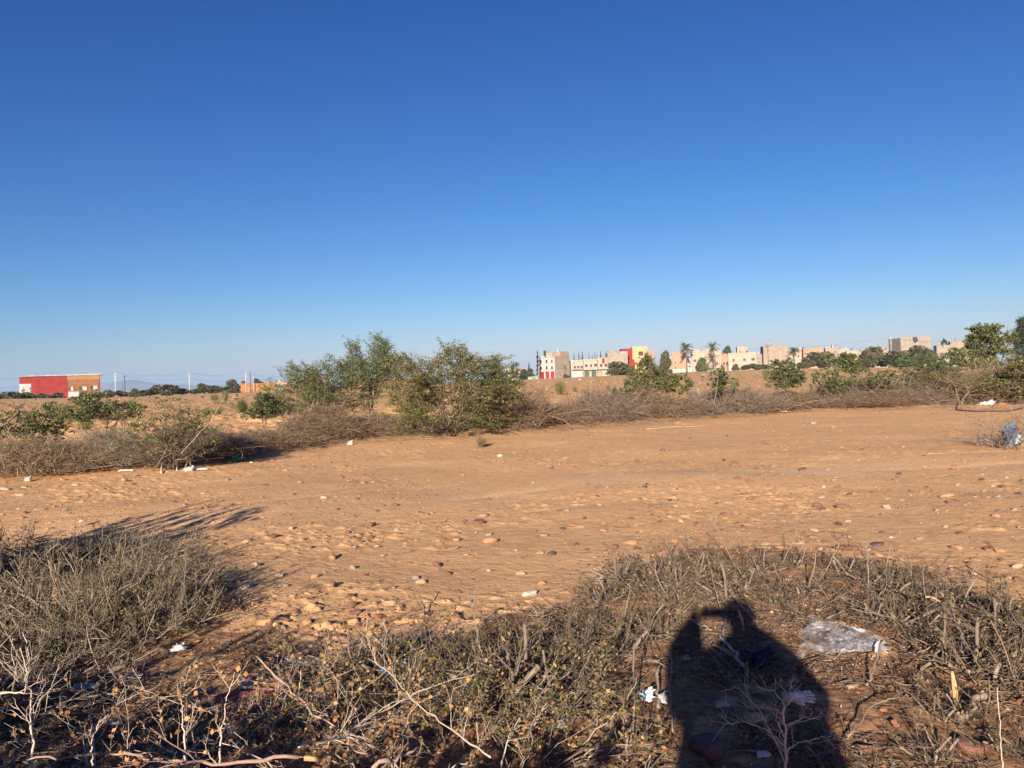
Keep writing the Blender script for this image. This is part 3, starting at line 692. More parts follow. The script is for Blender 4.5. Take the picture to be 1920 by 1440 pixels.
SC = {'brown': stonemat('brown_stone', (.13, .062, .042), (.21, .11, .075)), 'red': stonemat('red_brown_stone', (.20, .08, .05), (.29, .13, .08)),
      'tan': stonemat('tan_stone', (.28, .155, .085), (.36, .215, .125)), 'cream': stonemat('cream_stone', (.31, .228, .14), (.40, .305, .20)),
      'grey': stonemat('grey_stone', (.17, .15, .13), (.29, .25, .21)), 'dark': stonemat('dark_stone', (.06, .045, .045), (.12, .085, .08)),
      'white': stonemat('whitish_stone', (.45, .385, .31), (.54, .475, .40)), 'olive': stonemat('olive_grey_stone', (.20, .18, .12), (.32, .28, .19))}
for me_ in SM: me_.materials.append(SC['tan'])
nst = 0
def stone(px, py, wpx, col, lab, group=None, h=1.0):
    global nst
    p = at(px, py); r_ = wpx * p.y / F / 2
    o = bpy.data.objects.new('stone', SM[nst % 12]); COL.objects.link(o); nst += 1
    o.material_slots[0].link = 'OBJECT'; o.material_slots[0].material = SC[col]
    p.z = Hs(p.x, p.y) + r_ * .20 * h; o.location = p; o.scale = (r_ * 1.05, r_, r_ * h * 1.2)
    o.rotation_euler = (srng.uniform(-.25, .25), srng.uniform(-.25, .25), srng.uniform(-.5, .5))
    return tag(o, lab, 'stone', group)
STONES = [
 (694, 985, 29, 'brown', 'dark brown flat rounded stone, largest alone in the middle of the dirt', .8),
 (897, 974, 21, 'brown', 'purple brown square stone right of the largest flat brown one', 1.1),
 (993, 1110, 26, 'white', 'whitish oblong stone, brightest one in the middle above the scrub', 1.3),
 (546, 998, 14, 'cream', 'cream stone right at the tip of the long bush shadow', 1.2),
 (650, 999, 13, 'brown', 'small brown stone below the largest flat brown one', 1.1),
 (514, 1012, 18, 'brown', 'blocky brown stone below the tip of the long bush shadow', 1.2),
 (622, 1046, 25, 'tan', 'tan upright triangular stone in the clods left of centre', 1.4),
 (662, 1066, 16, 'grey', 'grey stone with a tiny pale one at its side', 1.2),
 (523, 1082, 14, 'cream', 'cream stone with dark shadow right of the left bush', 1.2),
 (590, 1085, 14, 'tan', 'tan stone beside a cream one in the clods', 1.1),
 (660, 1140, 30, 'red', 'red brown flat slab stone above the middle scrub', .9),
 (976, 1071, 24, 'cream', 'long low cream stone above the whitish oblong one', .8),
 (917, 1066, 13, 'cream', 'round cream stone left of the long low cream one', 1.2),
 (856, 1008, 14, 'tan', 'orange tan stone casting a strong shadow, centre of dirt', 1.3),
 (789, 961, 10, 'brown', 'brown half of a touching pair of small stones', 1.2),
 (801, 962, 12, 'grey', 'grey half of a touching pair of small stones', .7),
 (739, 951, 14, 'brown', 'small brown stone above the largest flat brown one', 1.0),
 (681, 911, 14, 'tan', 'tan stone on the pale track left of centre', 1.1),
 (639, 896, 16, 'red', 'brick red angular stone near the brush line', 1.0),
 (1000, 906, 13, 'grey', 'lone grey stone on the pale track at centre', .9),
 (914, 932, 11, 'brown', 'small brown stone on the lower rim of the pale track', .9),
 (937, 857, 9, 'white', 'small pale stone below the dry tuft', 1.1),
 (1050, 872, 15, 'olive', 'grey green stone in the cluster right of the dry tuft', .9),
 (1033, 879, 12, 'brown', 'flat brown stone in the cluster right of the dry tuft', .8),
 (1077, 875, 12, 'red', 'reddish stone in the cluster right of the dry tuft', 1.0),
 (1020, 997, 16, 'tan', 'rounded tan stone half sunk in the dirt near centre', .9),
 (1081, 981, 26, 'tan', 'wide orange tan stone half sunk in the dirt near centre', .8),
 (1055, 984, 14, 'dark', 'dark slate stone left of the wide orange tan one', .7),
 (1061, 953, 12, 'grey', 'small grey stone over the wide orange tan one', .9),
 (673, 1014, 26, 'tan', 'flat tan slab under the small brown stone', .5),
 (841, 1073, 22, 'brown', 'brown wedge stone between clods and scrub at centre', .8),
 (1533, 944, 20, 'brown', 'brown stone sitting over a darker one right of centre', 1.2),
 (1539, 950, 15, 'dark', 'dark stone below and touching a brown one', .8),
 (1581, 947, 25, 'brown', 'long low brown stone right of the touching brown pair', .8),
 (1664, 947, 24, 'cream', 'yellow cream domed stone on the right side of the dirt', .9),
 (1526, 990, 20, 'cream', 'flat cream stone above the right scrub arc', .7),
 (1591, 972, 19, 'olive', 'greenish grey flat stone above the right scrub arc', .7),
 (1646, 1019, 24, 'dark', 'blackish flat stone over the right scrub arc', .8),
 (1587, 1030, 38, 'brown', 'big brown boulder stone touching the back of the right scrub arc', .9),
 (1793, 1026, 26, 'tan', 'wide tan stone on bare dirt near the right edge', .9),
 (1725, 1007, 20, 'tan', 'tan stone with a dark cleft below it, right side', .7),
 (1430, 993, 12, 'red', 'left one of two red brown stones side by side', 1.1),
 (1442, 993, 12, 'red', 'right one of two red brown stones side by side', 1.1),
 (1263, 1010, 24, 'tan', 'wide tan stone behind the right scrub arc tip', .8),
 (1179, 1012, 24, 'tan', 'low tan stone left of the scrub arc tip', .7),
 (1775, 930, 24, 'tan', 'broad tan stone at the right end of the pale track', .8),
 (1881, 911, 20, 'brown', 'brown flat stone near a cream one at the right edge', .8),
 (1862, 909, 13, 'cream', 'cream stone left of a brown flat one at the right edge', .8),
 (1551, 881, 15, 'grey', 'grey stone over the track, right of a brown one', .8),
 (1504, 881, 16, 'brown', 'oval brown stone over the track, left of a grey one', .8),
 (1378, 867, 13, 'red', 'red brown pair stone above the track', .9),
 (1209, 916, 13, 'dark', 'dark round stone on the pale track right of centre', 1.1),
 (1242, 924, 13, 'grey', 'grey round stone following the dark one on the track', 1.0),
 (1295, 915, 12, 'olive', 'olive grey stone on the pale track', 1.0),
 (1544, 910, 10, 'white', 'small white square stone on the track, right side', 1.0),
 (1277, 973, 14, 'cream', 'cream stone over the scrub arc tip', 1.0),
 (1254, 965, 11, 'tan', 'small tan stone beside a cream one over the scrub arc tip', 1.0),
 (1347, 917, 13, 'tan', 'tan stone on the middle of the track right of centre', .8),
 (1911, 924, 18, 'dark', 'dark flat stone touching the right picture edge', .7),
 (1908, 1087, 26, 'brown', 'brown stone with deep shadow touching the right edge', .9),
 (1436, 834, 12, 'brown', 'brown stone near the brush line right of centre', 1.0),
 (1525, 797, 14, 'grey', 'grey stone close under the brush line on the right', .9),
 (1274, 828, 10, 'red', 'small red stone near the pale stick on the dirt', .9),
 (1242, 847, 12, 'brown', 'brown humped stone between brush line and track', 1.1),
 (1562, 802, 10, 'grey', 'small grey stone right of the grey one by the brush line', .9),
 (233, 905, 12, 'cream', 'cream stone in front of the cut stump shrub', 1.2),
 (250, 908, 12, 'dark', 'dark stone right beside the cream one by the stump', .8),
 (117, 900, 15, 'tan', 'flat tan stone right of the small white scrap', .8),
 (139, 910, 14, 'cream', 'cream stone below the torn white paper', .7),
 (10, 920, 22, 'cream', 'large cream stone at the left edge before the brush', .6),
 (427, 901, 13, 'grey', 'grey stone below the green bag', .9),
 (471, 868, 9, 'white', 'white pebble right of the green bag', 1.0),
 (156, 880, 16, 'red', 'red brown round stone behind the torn white paper', 1.2),
 (17, 896, 18, 'tan', 'round tan stone inside the brush at the left edge', 1.2),
 (75, 957, 17, 'cream', 'cream stone in the left dirt above the bush', .8),
 (387, 957, 17, 'cream', 'pale flat stone on the dirt above the long shadow', .7),
 (302, 998, 14, 'tan', 'tan stone on the upper rim of the long bush shadow', 1.0),
 (277, 1021, 15, 'tan', 'tan stone inside the long bush shadow', 1.0),
 (378, 1049, 14, 'cream', 'cream stone between the two bush shadows', 1.0),
 (480, 1064, 19, 'cream', 'cream stone left of the clods with shadow to its right', 1.0),
 (440, 1150, 14, 'red', 'red brown stone in the broken shade right of the bush', 1.1),
 (398, 1159, 12, 'cream', 'small cream stone in the bush shade', .9),
 (153, 976, 13, 'white', 'white stone on the dirt left side above the bush', .8),
 (257, 978, 13, 'brown', 'brown stone on the dirt left side above the bush', .9),
 (448, 1281, 10, 'tan', 'small ball shaped tan stone beside the clear cup', 1.4),
 (1852, 1231, 29, 'cream', 'cream angular stone among cut twigs near the right edge', 1.1),
 (1600, 1294, 24, 'cream', 'cream round stone right of the photographer shadow', 1.2),
 (1635, 1146, 42, 'tan', 'long tan slab stone in the right scrub', .7),
 (1537, 1171, 16, 'cream', 'cream stone right above the clear plastic bag', 1.2),
 (1465, 1181, 18, 'red', 'pinkish stone on the rim of the photographer shadow', 1.0),
 (1601, 1107, 26, 'red', 'red brown stone among stubs over the long tan slab', .9),
 (1478, 1092, 28, 'tan', 'tan blocky stone in the stubs above the shadow head', 1.2),
 (1489, 1282, 20, 'grey', 'grey stone lying in the photographer shadow', 1.0),
 (1416, 1363, 46, 'olive', 'oblong olive stone in the photographer shadow', .9),
 (1678, 1364, 24, 'red', 'red brown egg shaped stone low on the right side', 1.5),
 (1551, 1401, 32, 'olive', 'grey flat stone at the lower right rim of the shadow', .7),
 (1622, 1412, 48, 'brown', 'broad brown stone low in the right scrub', .9),
 (1822, 1404, 56, 'brown', 'broad half buried brown stone near the lower right corner', .7),
 (1563, 1438, 34, 'brown', 'brown stone at the bottom edge right of the shadow', .8),
 (1325, 1418, 92, 'dark', 'big dark purple boulder at the bottom of the photographer shadow', 1.0),
 (1916, 1330, 24, 'red', 'red brown stone at the right edge among fallen twigs', 1.2),
 (1800, 1113, 44, 'red', 'wide red brown stone at the back of the right scrub', .6),
 (1446, 1149, 16, 'cream', 'cream stone above the shadow head', 1.0),
 (1671, 1004, 10, 'white', 'small white stone over the blackish flat one', .8),
 (903, 960, 20, 'tan', 'tan flat stone just over the purple brown square one', .5),
 (919, 1010, 26, 'tan', 'tan clod like stone with a black shadow, centre', .9),
 (1435, 1068, 30, 'dark', 'dark stone wedged between stubs of the scrub arc', .9),
]
for s in STONES: stone(s[0], s[1], s[2], s[3], s[4], None, s[5])
# the many small ones nothing tells apart
CL = [('brown', .26), ('tan', .3), ('grey', .14), ('cream', .12), ('red', .12), ('dark', .06)]
names = [c for c, _ in CL]; pr = np.array([p for _, p in CL])
made = 0; SP = [(s[0], s[1]) for s in STONES]
while made < 190:
    py = 800 + 390 * srng.uniform() ** .8; px = srng.uniform(-20, 1940)
    p = at(px, py)
    if beyond(p.x, p.y) > -.4 or pip(np.array([p.x]), np.array([p.y]), SCRUB)[0]: continue
    if 560 < px < 1300 and abs(p.y - np.interp(p.x, TX, TY)) < .7 and srng.uniform() < .7: continue
    if min(math.hypot(px - a, (py - b) * 2) for a, b in SP) < 22: continue
    SP.append((px, py)); c = names[srng.choice(6, p=pr / pr.sum())]
    real = srng.uniform(.022, .05)
    cw = {'red': 'red brown', 'dark': 'blackish'}.get(c, c); far_ = p.y > np.interp(p.x, TX, TY)
    wh = ('between the brush line and the pale track' if far_ else 'between the pale track and the near scrub') + ', ' + ('left third' if px < 640 else 'middle third' if px < 1280 else 'right third')
    stone(px, py, real * 2 * F / p.y * (.7 + .6 * srng.uniform()), c, 'small %s stone %s' % (cw, wh), 'small %s stones %s' % (cw, wh), srng.uniform(.6, 1.1)); made += 1

def pebbles():
    rng = np.random.default_rng(9)
    protos = [stone_verts(rng, ICO1[0], .2) for _ in range(8)]; nv, nf = len(ICO1[0]), len(ICO1[1])
    def scatter(name, n, xy, size, mname, stops, lab):
        x, y = xy; z = H(x, y); V = np.zeros((len(x), nv, 3)); which = rng.integers(0, 8, len(x)); th = rng.uniform(0, 6.28, len(x))
        for k in range(8):
            s = which == k; q = protos[k][None] * size[s][:, None, None]
            c_, s_ = np.cos(th[s])[:, None], np.sin(th[s])[:, None]
            V[s] = np.stack([q[..., 0] * c_ - q[..., 1] * s_, q[..., 0] * s_ + q[..., 1] * c_, q[..., 2]], -1)
        V += np.stack([x, y, z + size * .1], -1)[:, None, :]
        f = (ICO1[1][None] + (np.arange(len(x)) * nv)[:, None, None]).reshape(-1, 3)
        mb = MB(); mb.add(V.reshape(-1, 3), f)
        tag(obj(name, mb, leafmat(mname, stops, 0, .9)), lab, 'pebbles', kind='stuff')
    st = [(0, (.06, .035, .028)), (.2, (.15, .08, .05)), (.4, (.27, .145, .072)), (.85, (.35, .20, .10)), (.95, (.34, .21, .12)), (1, (.42, .32, .21))]  # darkest crumbs also stand in for small pit shadows in the dirt
    # open dirt: even in the picture's ground zone
    n = 30000; r_ = 3 * (12) ** rng.uniform(0, 1, n); a = rng.uniform(R(-42), R(42), n); x, y = r_ * np.sin(a), r_ * np.cos(a)
    dens = fbm(x * .6, y * .6, 3, 44); k = (beyond(x, y) < .5) & (rng.uniform(size=n) < sstep(.35, .62, dens) + .08); x, y, r2 = x[k], y[k], r_[k]
    scatter('pebbles', 0, (x, y), rng.gamma(1.6, .0042, len(x)) * (1 + r2 / 26) + .003, 'pebble_mix', st, 'loose small pebbles and grit over the open dirt')
    n = 16000; r_ = 16 * (14) ** rng.uniform(0, 1, n); a = rng.uniform(R(-42), R(42), n); x, y = r_ * np.sin(a), r_ * np.cos(a)
    k = beyond(x, y) > 1.5; x, y, r2 = x[k], y[k], r_[k]
    st2 = [(0, (.14, .07, .042)), (.4, (.27, .145, .078)), (.85, (.38, .22, .125)), (1, (.52, .38, .26))]
    scatter('field_gravel', 0, (x, y), rng.gamma(2.5, .014, len(x)) * (.6 + r2 / 60), 'field_stone_mix', st2, 'countless stones and clods on the ploughed field behind the brush')
pebbles()

# ------------------------------------------------------------------ foreground scrub
def bush_arrays(seed, rad, h, n, up=.5, wig=.16, zig=.14, r0=.0035, l1=4, l2=4, spread=.8, K=8, len_=1.0, basew=.55):
    rng = np.random.default_rng(seed)
    th = rng.uniform(0, 2 * np.pi, n); r = np.sqrt(rng.uniform(0, 1, n)) * rad * basew
    P = np.stack([r * np.cos(th), r * np.sin(th), np.zeros(n)], -1)
    D = norm(P / rad * .9 + rng.normal(size=(n, 3)) * .45 * np.array([1, 1, .3]) + np.array([0, 0, up]))
    A, ra = grow(rng, P, D, rng.uniform(.5, 1.1, n) * rad * len_, rng.uniform(.6, 1.5, n) * r0, K, wig, -.02, .4, zig)
    b = kids(rng, A, ra, l1, .2, 1, spread, .65); B, rb = grow(rng, b[0], b[1], rng.uniform(.15, .45, len(b[0])) * rad * len_, b[2], 5, wig, .02, .4, zig)
    c = kids(rng, B, rb, l2, .15, 1, spread, .65); C, rc = grow(rng, c[0], c[1], rng.uniform(.05, .16, len(c[0])) * rad * len_, np.maximum(c[2], .0009), 3, wig, .03, .45, zig)
    top = np.percentile(np.concatenate([A.reshape(-1, 3), B.reshape(-1, 3)])[:, 2], 99)
    for Q in (A, B, C):
        Q[..., 2] = np.maximum(Q[..., 2] * h / top, .004 - 0 * Q[..., 2])
    return rng, (A, B, C), (ra, rb, rc)

def thorns(mb, rng, P, Rr, n, L=.012):
    q = kids(rng, P, Rr, n, .1, 1, 3.0, .5); T, tr = grow(rng, q[0], q[1], rng.uniform(.6, 1.2, len(q[0])) * L, np.maximum(q[2], .0008), 1, 0, 0, .1); tubes(mb, T, tr)

def thorn_bush(name, loc, label, cat, group, seed, rad, h, n=26, bark='twig_grey', leaf=None, leaf_n=0, leaf_s=.011, dry=0, dry_s=.012, thorn=0, rz=0.0, tw='twigs', **kw):
    rng, Ps, rs = bush_arrays(seed, rad, h, n, **kw)
    root = empty(name, loc, rz); tag(root, label, cat, group)
    mb = MB(); tubes(mb, Ps[0], rs[0], 5)
    for k in (1, 2): tubes(mb, Ps[k], rs[k], 3)
    if thorn: thorns(mb, rng, Ps[0], rs[0], thorn); thorns(mb, rng, Ps[1], rs[1], thorn)
    obj(tw, mb, M[bark], root, True)
    if leaf_n:
        lb = MB(); quads_at(lb, rng, sample_on(rng, Ps[2], leaf_n, .006), leaf_s, 1.8); obj('leaves', lb, M[leaf], root)
    if dry:
        lb = MB(); quads_at(lb, rng, sample_on(rng, Ps[1], dry, .008), dry_s, 1.25); obj('dry_leaves', lb, M['leaf_orange'], root)
    return root

def fgp(px, py, dz=0.0):
    p = on(px, py); p.z += dz; return p

LB = [(60, 1195, .62, .50, 'grey tangled bush with yellowish leaves at the left edge, upright yellow wood chip in it'),
      (-90, 1120, .70, .52, 'grey tangled bush cut off by the left picture edge'),
      (190, 1165, .62, .46, 'grey tangled bush in the middle of the big left thicket'),
      (262, 1180, .42, .36, 'twiggy bush at the right front of the big left thicket'),
      (75, 1075, .60, .34, 'dark upright sprays at the back left of the big left thicket'),
      (215, 1080, .62, .36, 'pale twigged bush at the back of the big left thicket'),
      (312, 1120, .36, .22, 'low dark sprig bush at the right tip of the left thicket'),
      (20, 1300, .55, .26, 'low bare twigs in the deep shade under the left thicket')]
for i, (px, py, rad, h, lab) in enumerate(LB):
    thorn_bush('thorny_bush', fgp(px, py), lab, 'bush', 'grey bushes of the big left thicket', 400 + i, rad, h * .95, n=120, leaf='leaf_yellow', leaf_n=3400 if i != 7 else 120,
               leaf_s=.009, l1=6, l2=4, up=.5, r0=.0048, basew=.85, len_=.72, wig=.09, zig=.10, spread=1.25)

LOW = [ # px py rad h n leafn drynum bark leaf label
 (40, 1475, .55, .46, 22, 60, 240, 'twig_pale', 'pale thorny twigs with orange leaves in the lower left corner'),
 (210, 1500, .50, .36, 16, 40, 240, 'twig_pale', 'pale thorny twigs just right of the lower left corner'),
 (400, 1490, .55, .40, 18, 60, 260, 'twig_pale', 'thorny pale bush with orange leaves in front of the red cloth strip'),
 (560, 1440, .50, .34, 24, 700, 260, 'twig_pale', 'thorny bush with green and orange leaves above the long thick branch'),
 (690, 1400, .48, .30, 30, 1500, 200, 'twig_grey', 'leafy low thorn bush below the blue scrap'),
 (800, 1450, .55, .34, 30, 900, 420, 'twig_pale', 'thorn bush with many orange leaves at the bottom left of centre'),
 (960, 1430, .52, .34, 36, 2600, 160, 'twig_grey', 'dark green leaved thorn bush at the bottom, left of the sunlit gap'),
 (640, 1300, .45, .24, 30, 1200, 130, 'twig_grey', 'low yellow green thorn bush right of the clear cup'),
 (780, 1290, .48, .26, 36, 1800, 100, 'twig_grey', 'low yellow green thorn bush above the blue scrap'),
 (920, 1310, .46, .26, 36, 1700, 100, 'twig_grey', 'low thorn bush between cut stumps in the middle scrub'),
 (1040, 1360, .40, .22, 26, 800, 80, 'twig_grey', 'low thorn bush next to the teal and white wrapper'),
]
for i, (px, py, rad, h, n, ln, dn, bk, lab) in enumerate(LOW):
    thorn_bush('thorn_bush', fgp(px, min(py, 1436)) if py < 1437 else Vector((at(px, py).x, at(px, py).y, Hs(at(px, py).x, at(px, py).y))), lab, 'bush', 'thorn bushes along the bottom of the picture',
               430 + i, rad, h, n=int(n * .7), bark=bk, leaf='leaf_yellow', leaf_n=int(ln * .4), leaf_s=.0095, dry=dn, dry_s=.013, thorn=5, l1=4, l2=3, up=.8, zig=.22, r0=.0030 if bk == 'twig_pale' else .0028, basew=.8, len_=.9)

# bushes standing behind and beside the camera: only their shade reaches the picture
for i, (x, y, rad, h, lab) in enumerate([(-2.3, .6, .85, .95, 'tall thorny bush left of the photographer, casting shade over the lower left'),
                                     (-1.45, .15, .5, .70, 'dense thorny bush close left of the photographer, shading the bottom scrub'),
                                     (-.60, .55, .50, .74, 'small thorny bush at the photographer\'s left knee'),
                                     (-3.6, 1.2, .8, .85, 'thorny bush further left whose shade falls behind the left thicket'),
                                     (-4.75, 4.9, .75, 1.35, 'tall thorny bush beyond the left picture edge, casting the long pointed shade')]):
    thorn_bush('thorny_bush', Vector((x, y, Hs(x, y))), lab, 'bush', 'thorny bushes beside the photographer', 470 + i, rad, h, n=90, leaf='leaf_yellow', leaf_n=30000, leaf_s=.027, l1=5, l2=4, up=1.0, basew=.8, r0=.004)

# cut shrub stumps with sprouts
def stump(seed, k):
    rng = np.random.default_rng(seed); n = rng.integers(4, 9)
    th = rng.uniform(0, 6.28, n); r = rng.uniform(0, .09, n)
    P = np.stack([r * np.cos(th), r * np.sin(th), np.full(n, -.02)], -1); D = norm(P * 4 + rng.normal(size=(n, 3)) * .62 + np.array([0, 0, .55])); D[:, 2] = np.abs(D[:, 2])
    A, ra = grow(rng, P, D, rng.uniform(.07, .23, n), rng.uniform(.0045, .0105, n), 5, .10, 0, .8)
    b = kids(rng, A, ra, 3, .3, 1, 1.1, .35); B, rb = grow(rng, b[0], b[1], rng.uniform(.06, .2, len(b[0])), b[2], 5, .2, .02, .4, .15)
    m = 34; th = rng.uniform(0, 6.28, m); Pm = np.stack([np.cos(th), np.sin(th), 0 * th], -1) * rng.uniform(0, .24, m)[:, None] + [0, 0, .01]
    Cc, rc = grow(rng, Pm, norm(rng.normal(size=(m, 3)) * [1, 1, .45] + [0, 0, .35]), rng.uniform(.06, .32, m), rng.uniform(.0018, .0052, m), 6, .15, 0, .4, .15)
    Cc[..., 2] = np.abs(Cc[..., 2])
    c = kids(rng, Cc, rc, 3, .2, 1, .9, .6); E, re_ = grow(rng, c[0], c[1], rng.uniform(.03, .1, len(c[0])), np.maximum(c[2], .0009), 3, .2, 0, .5, .1)
    s = MB(); tubes(s, A, ra, 6); t = MB(); tubes(t, B, rb); tubes(t, Cc, rc); tubes(t, E, re_)
    l = MB(); quads_at(l, rng, np.concatenate([sample_on(rng, E, 95, .006), sample_on(rng, B, 60 if k % 2 else 150, .006)]), .009, 1.9)
    e = MB()
    sel = rng.choice(n, max(2, n // 3), replace=False)       # pale split ends where it was cut
    tip = A[sel][:, -2:, :]; tip = np.concatenate([tip[:, :1] * .35 + tip[:, 1:] * .65, tip[:, 1:] + (tip[:, 1:] - tip[:, :1]) * .05], 1); tubes(e, tip, np.stack([ra[sel, -1] * 1.06, ra[sel, -1] * .7], 1), 5)
    a = [s.mesh('stubs', True), t.mesh('twigs', True), l.mesh('leaves'), e.mesh('cut_ends')]
    for me_, mm in zip(a, ('stub', 'twig_dead', 'leaf_yellow', 'cutwood')): me_.materials.append(M[mm])
    return a
ST = [stump(500 + k, k) for k in range(7)]
def put_stump(px, py, s, k, lab, grp):
    root = empty('cut_shrub', fgp(px, py), srng.uniform(0, 6.28)); s *= srng.uniform(.6, 1.35); root.scale = (s, s, s * srng.uniform(.85, 1.1)); tag(root, lab, 'cut shrub', grp)
    for me_, nm in zip(ST[k % 7], ('stubs', 'twigs', 'leaves', 'cut_ends')): obj(nm, me_, None, root)
ARC = [(1135, 1125), (1160, 1085), (1205, 1100), (1240, 1060), (1292, 1110), (1300, 1070), (1345, 1058), (1392, 1088), (1430, 1070), (1480, 1060), (1500, 1110), (1545, 1088), (1590, 1075),
       (1640, 1095), (1668, 1120), (1700, 1085), (1742, 1125), (1790, 1135), (1835, 1150), (1880, 1165), (1930, 1180), (1262, 1130), (1372, 1125), (1455, 1130)]
def posword(i, n): return ['first', 'second', 'third', 'fourth', 'fifth', 'sixth', 'seventh', 'eighth', 'ninth', 'tenth', 'eleventh', 'twelfth', 'thirteenth', 'fourteenth', 'fifteenth', 'sixteenth', 'seventeenth', 'eighteenth', 'nineteenth', 'twentieth', 'twenty first', 'twenty second', 'twenty third', 'last'][i]
def ranks(L, axis_word):
    order = sorted(range(len(L)), key=lambda k: L[k][0]); out = [None] * len(L)
    for r_, k in enumerate(order): out[k] = axis_word % posword(r_, len(L))
    return out
ARCL = ranks(ARC, 'cut grey shrub with yellow green sprouts, %s from left in far scrub arc')
for i, (a, b) in enumerate(ARC):
    put_stump(a, b, 1.05 + .25 * math.sin(i * 2.1), i, ARCL[i], 'cut shrubs of the arc before the open dirt')
MIDC = [(1120, 1180), (1085, 1205), (1040, 1235), (1000, 1250), (950, 1262), (900, 1255), (860, 1275), (800, 1262), (745, 1270), (690, 1262), (1060, 1290), (1110, 1265), (1005, 1310), (1150, 1240), (1180, 1180), (1225, 1195), (935, 1330), (1090, 1350)]
MIDL = ranks(MIDC, 'cut grey shrub with stubs, %s from the left of those left of the shadow')
for i, (a, b) in enumerate(MIDC):
    put_stump(a, b, .95 + .2 * math.sin(i * 1.7), i + 3, MIDL[i], 'cut shrubs left of the photographer shadow')
RTC = [(1640, 1165), (1700, 1180), (1765, 1200), (1810, 1255), (1872, 1245), (1905, 1290), (1770, 1345), (1740, 1425), (1905, 1415), (1550, 1445), (1915, 1225)]
RTL = ranks(RTC, 'cut twiggy shrub, %s from the left of those right of the shadow')
for i, (a, b) in enumerate(RTC):
    put_stump(a, b, .85 + .25 * math.sin(i * 2.7), i + 5, RTL[i], 'cut shrubs right of the photographer shadow')

# loose twigs, sticks and dry leaves on the ground
def litter():
    rng = np.random.default_rng(60)
    def pts(n, polys, extra=None):
        xs, ys = [], []
        while sum(map(len, xs)) < n:
            px = rng.uniform(-3.4, 5.5, n); py = rng.uniform(2.2, 8.5, n)
            k = np.zeros(n, bool)
            wx = px + (fbm(px * 1.3, py * 1.3, 3, 101) - .5) * 1.1 + (fbm(px * 5, py * 5, 2, 103) - .5) * .35; wy = py + (fbm(px * 1.3, py * 1.3, 3, 102) - .5) * 1.3 + (fbm(px * 5, py * 5, 2, 104) - .5) * .35
            for q, pr_ in polys: k |= pip(wx, wy, q) & (rng.uniform(size=n) < pr_)
            k &= fbm(px * 2.6, py * 2.6, 3, 71) > rng.uniform(.44, .62, n)
            xs.append(px[k]); ys.append(py[k])
        return np.concatenate(xs)[:n], np.concatenate(ys)[:n]
    FR = wpoly([(-100, 1080), (480, 1100), (640, 1130), (980, 1110), (1150, 1060), (1500, 1000), (1950, 1060), (2200, 1700), (-600, 1700)])
    polys = [(SCRUB, 1.0), (FR, .10)]
    n = 7000; x, y = pts(n, polys); z = H(x, y) + rng.uniform(.0, .03, n)
    D = norm(np.stack([rng.normal(size=n), rng.normal(size=n), rng.normal(size=n) * .22], -1))
    Q, r_ = grow(rng, np.stack([x, y, z], -1), D, rng.gamma(2, .05, n), rng.gamma(3, .0007, n) + .0007, 4, .16, -.02, .5, .1)
    g = H(Q[..., 0].ravel(), Q[..., 1].ravel()).reshape(Q.shape[:2]); Q[..., 2] = np.maximum(Q[..., 2], g + .002)
    k = kids(rng, Q[:3200], r_[:3200], 2, .2, 1, .9, .7); B, rb = grow(rng, k[0], k[1], rng.uniform(.02, .09, len(k[0])), np.maximum(k[2], .0007), 3, .2, 0, .5, .1)
    g = H(B[..., 0].ravel(), B[..., 1].ravel()).reshape(B.shape[:2]); B[..., 2] = np.maximum(B[..., 2], g + .001)
    mb = MB(); tubes(mb, Q, r_); tubes(mb, B, rb)
    tag(obj('twig_litter', mb, M['twig_dead'], smooth=True), 'broken thin twigs littering the ground between the bushes', 'twigs', kind='stuff')
    n = 34000; x, y = pts(n, polys); mb = MB(); quads_at(mb, rng, np.stack([x, y, H(x, y) + rng.uniform(.001, .012, n)], -1), .0125, 1.5, .55)
    tag(obj('leaf_litter', mb, M['leaf_dry']), 'small dry brown leaves littering the ground between the bushes', 'leaves', kind='stuff')
    # straw-thin sticks by brush line and on dirt, some standing for pit shadows
    n = 3000; a = rng.uniform(R(-38), R(38), n); r2 = 4 * 6 ** rng.uniform(0, 1, n); x, y = r2 * np.sin(a), r2 * np.cos(a); k = beyond(x, y) < .3; x, y = x[k], y[k]; n = len(x)
    D = norm(np.stack([rng.normal(size=n), rng.normal(size=n) * .6, np.zeros(n)], -1))
    Q, r_ = grow(rng, np.stack([x, y, H(x, y) + .006], -1), D, rng.gamma(1.3, .05, n), rng.uniform(.0015, .0035, n), 5, .15, 0, .5, .08)
    g = H(Q[..., 0].ravel(), Q[..., 1].ravel()).reshape(Q.shape[:2]); Q[..., 2] = g + rng.uniform(.003, .02, len(Q))[:, None]
    n = 2600; px = rng.uniform(-6, 22, n); py = np.interp(px, HX, HY) + rng.normal(size=n) * .35 - .35
    D = norm(np.stack([rng.normal(size=n), rng.normal(size=n) * .6, rng.uniform(0, .3, n)], -1)); P2 = np.stack([px, py, H(px, py) + .01], -1)
    Q2, r3 = grow(rng, P2, D, rng.gamma(2, .14, n), rng.uniform(.002, .005, n), 5, .15, 0, .5, .08)
    g = H(Q2[..., 0].ravel(), Q2[..., 1].ravel()).reshape(Q2.shape[:2]); Q2[..., 2] = np.maximum(Q2[..., 2], g + .005)
    mb = MB(); tubes(mb, Q, r_); tubes(mb, Q2, r3)
    tag(obj('scattered_twigs', mb, M['twig_brush'], smooth=True), 'thin broken twigs scattered over the dirt and along the brush line', 'twigs', kind='stuff')
litter()

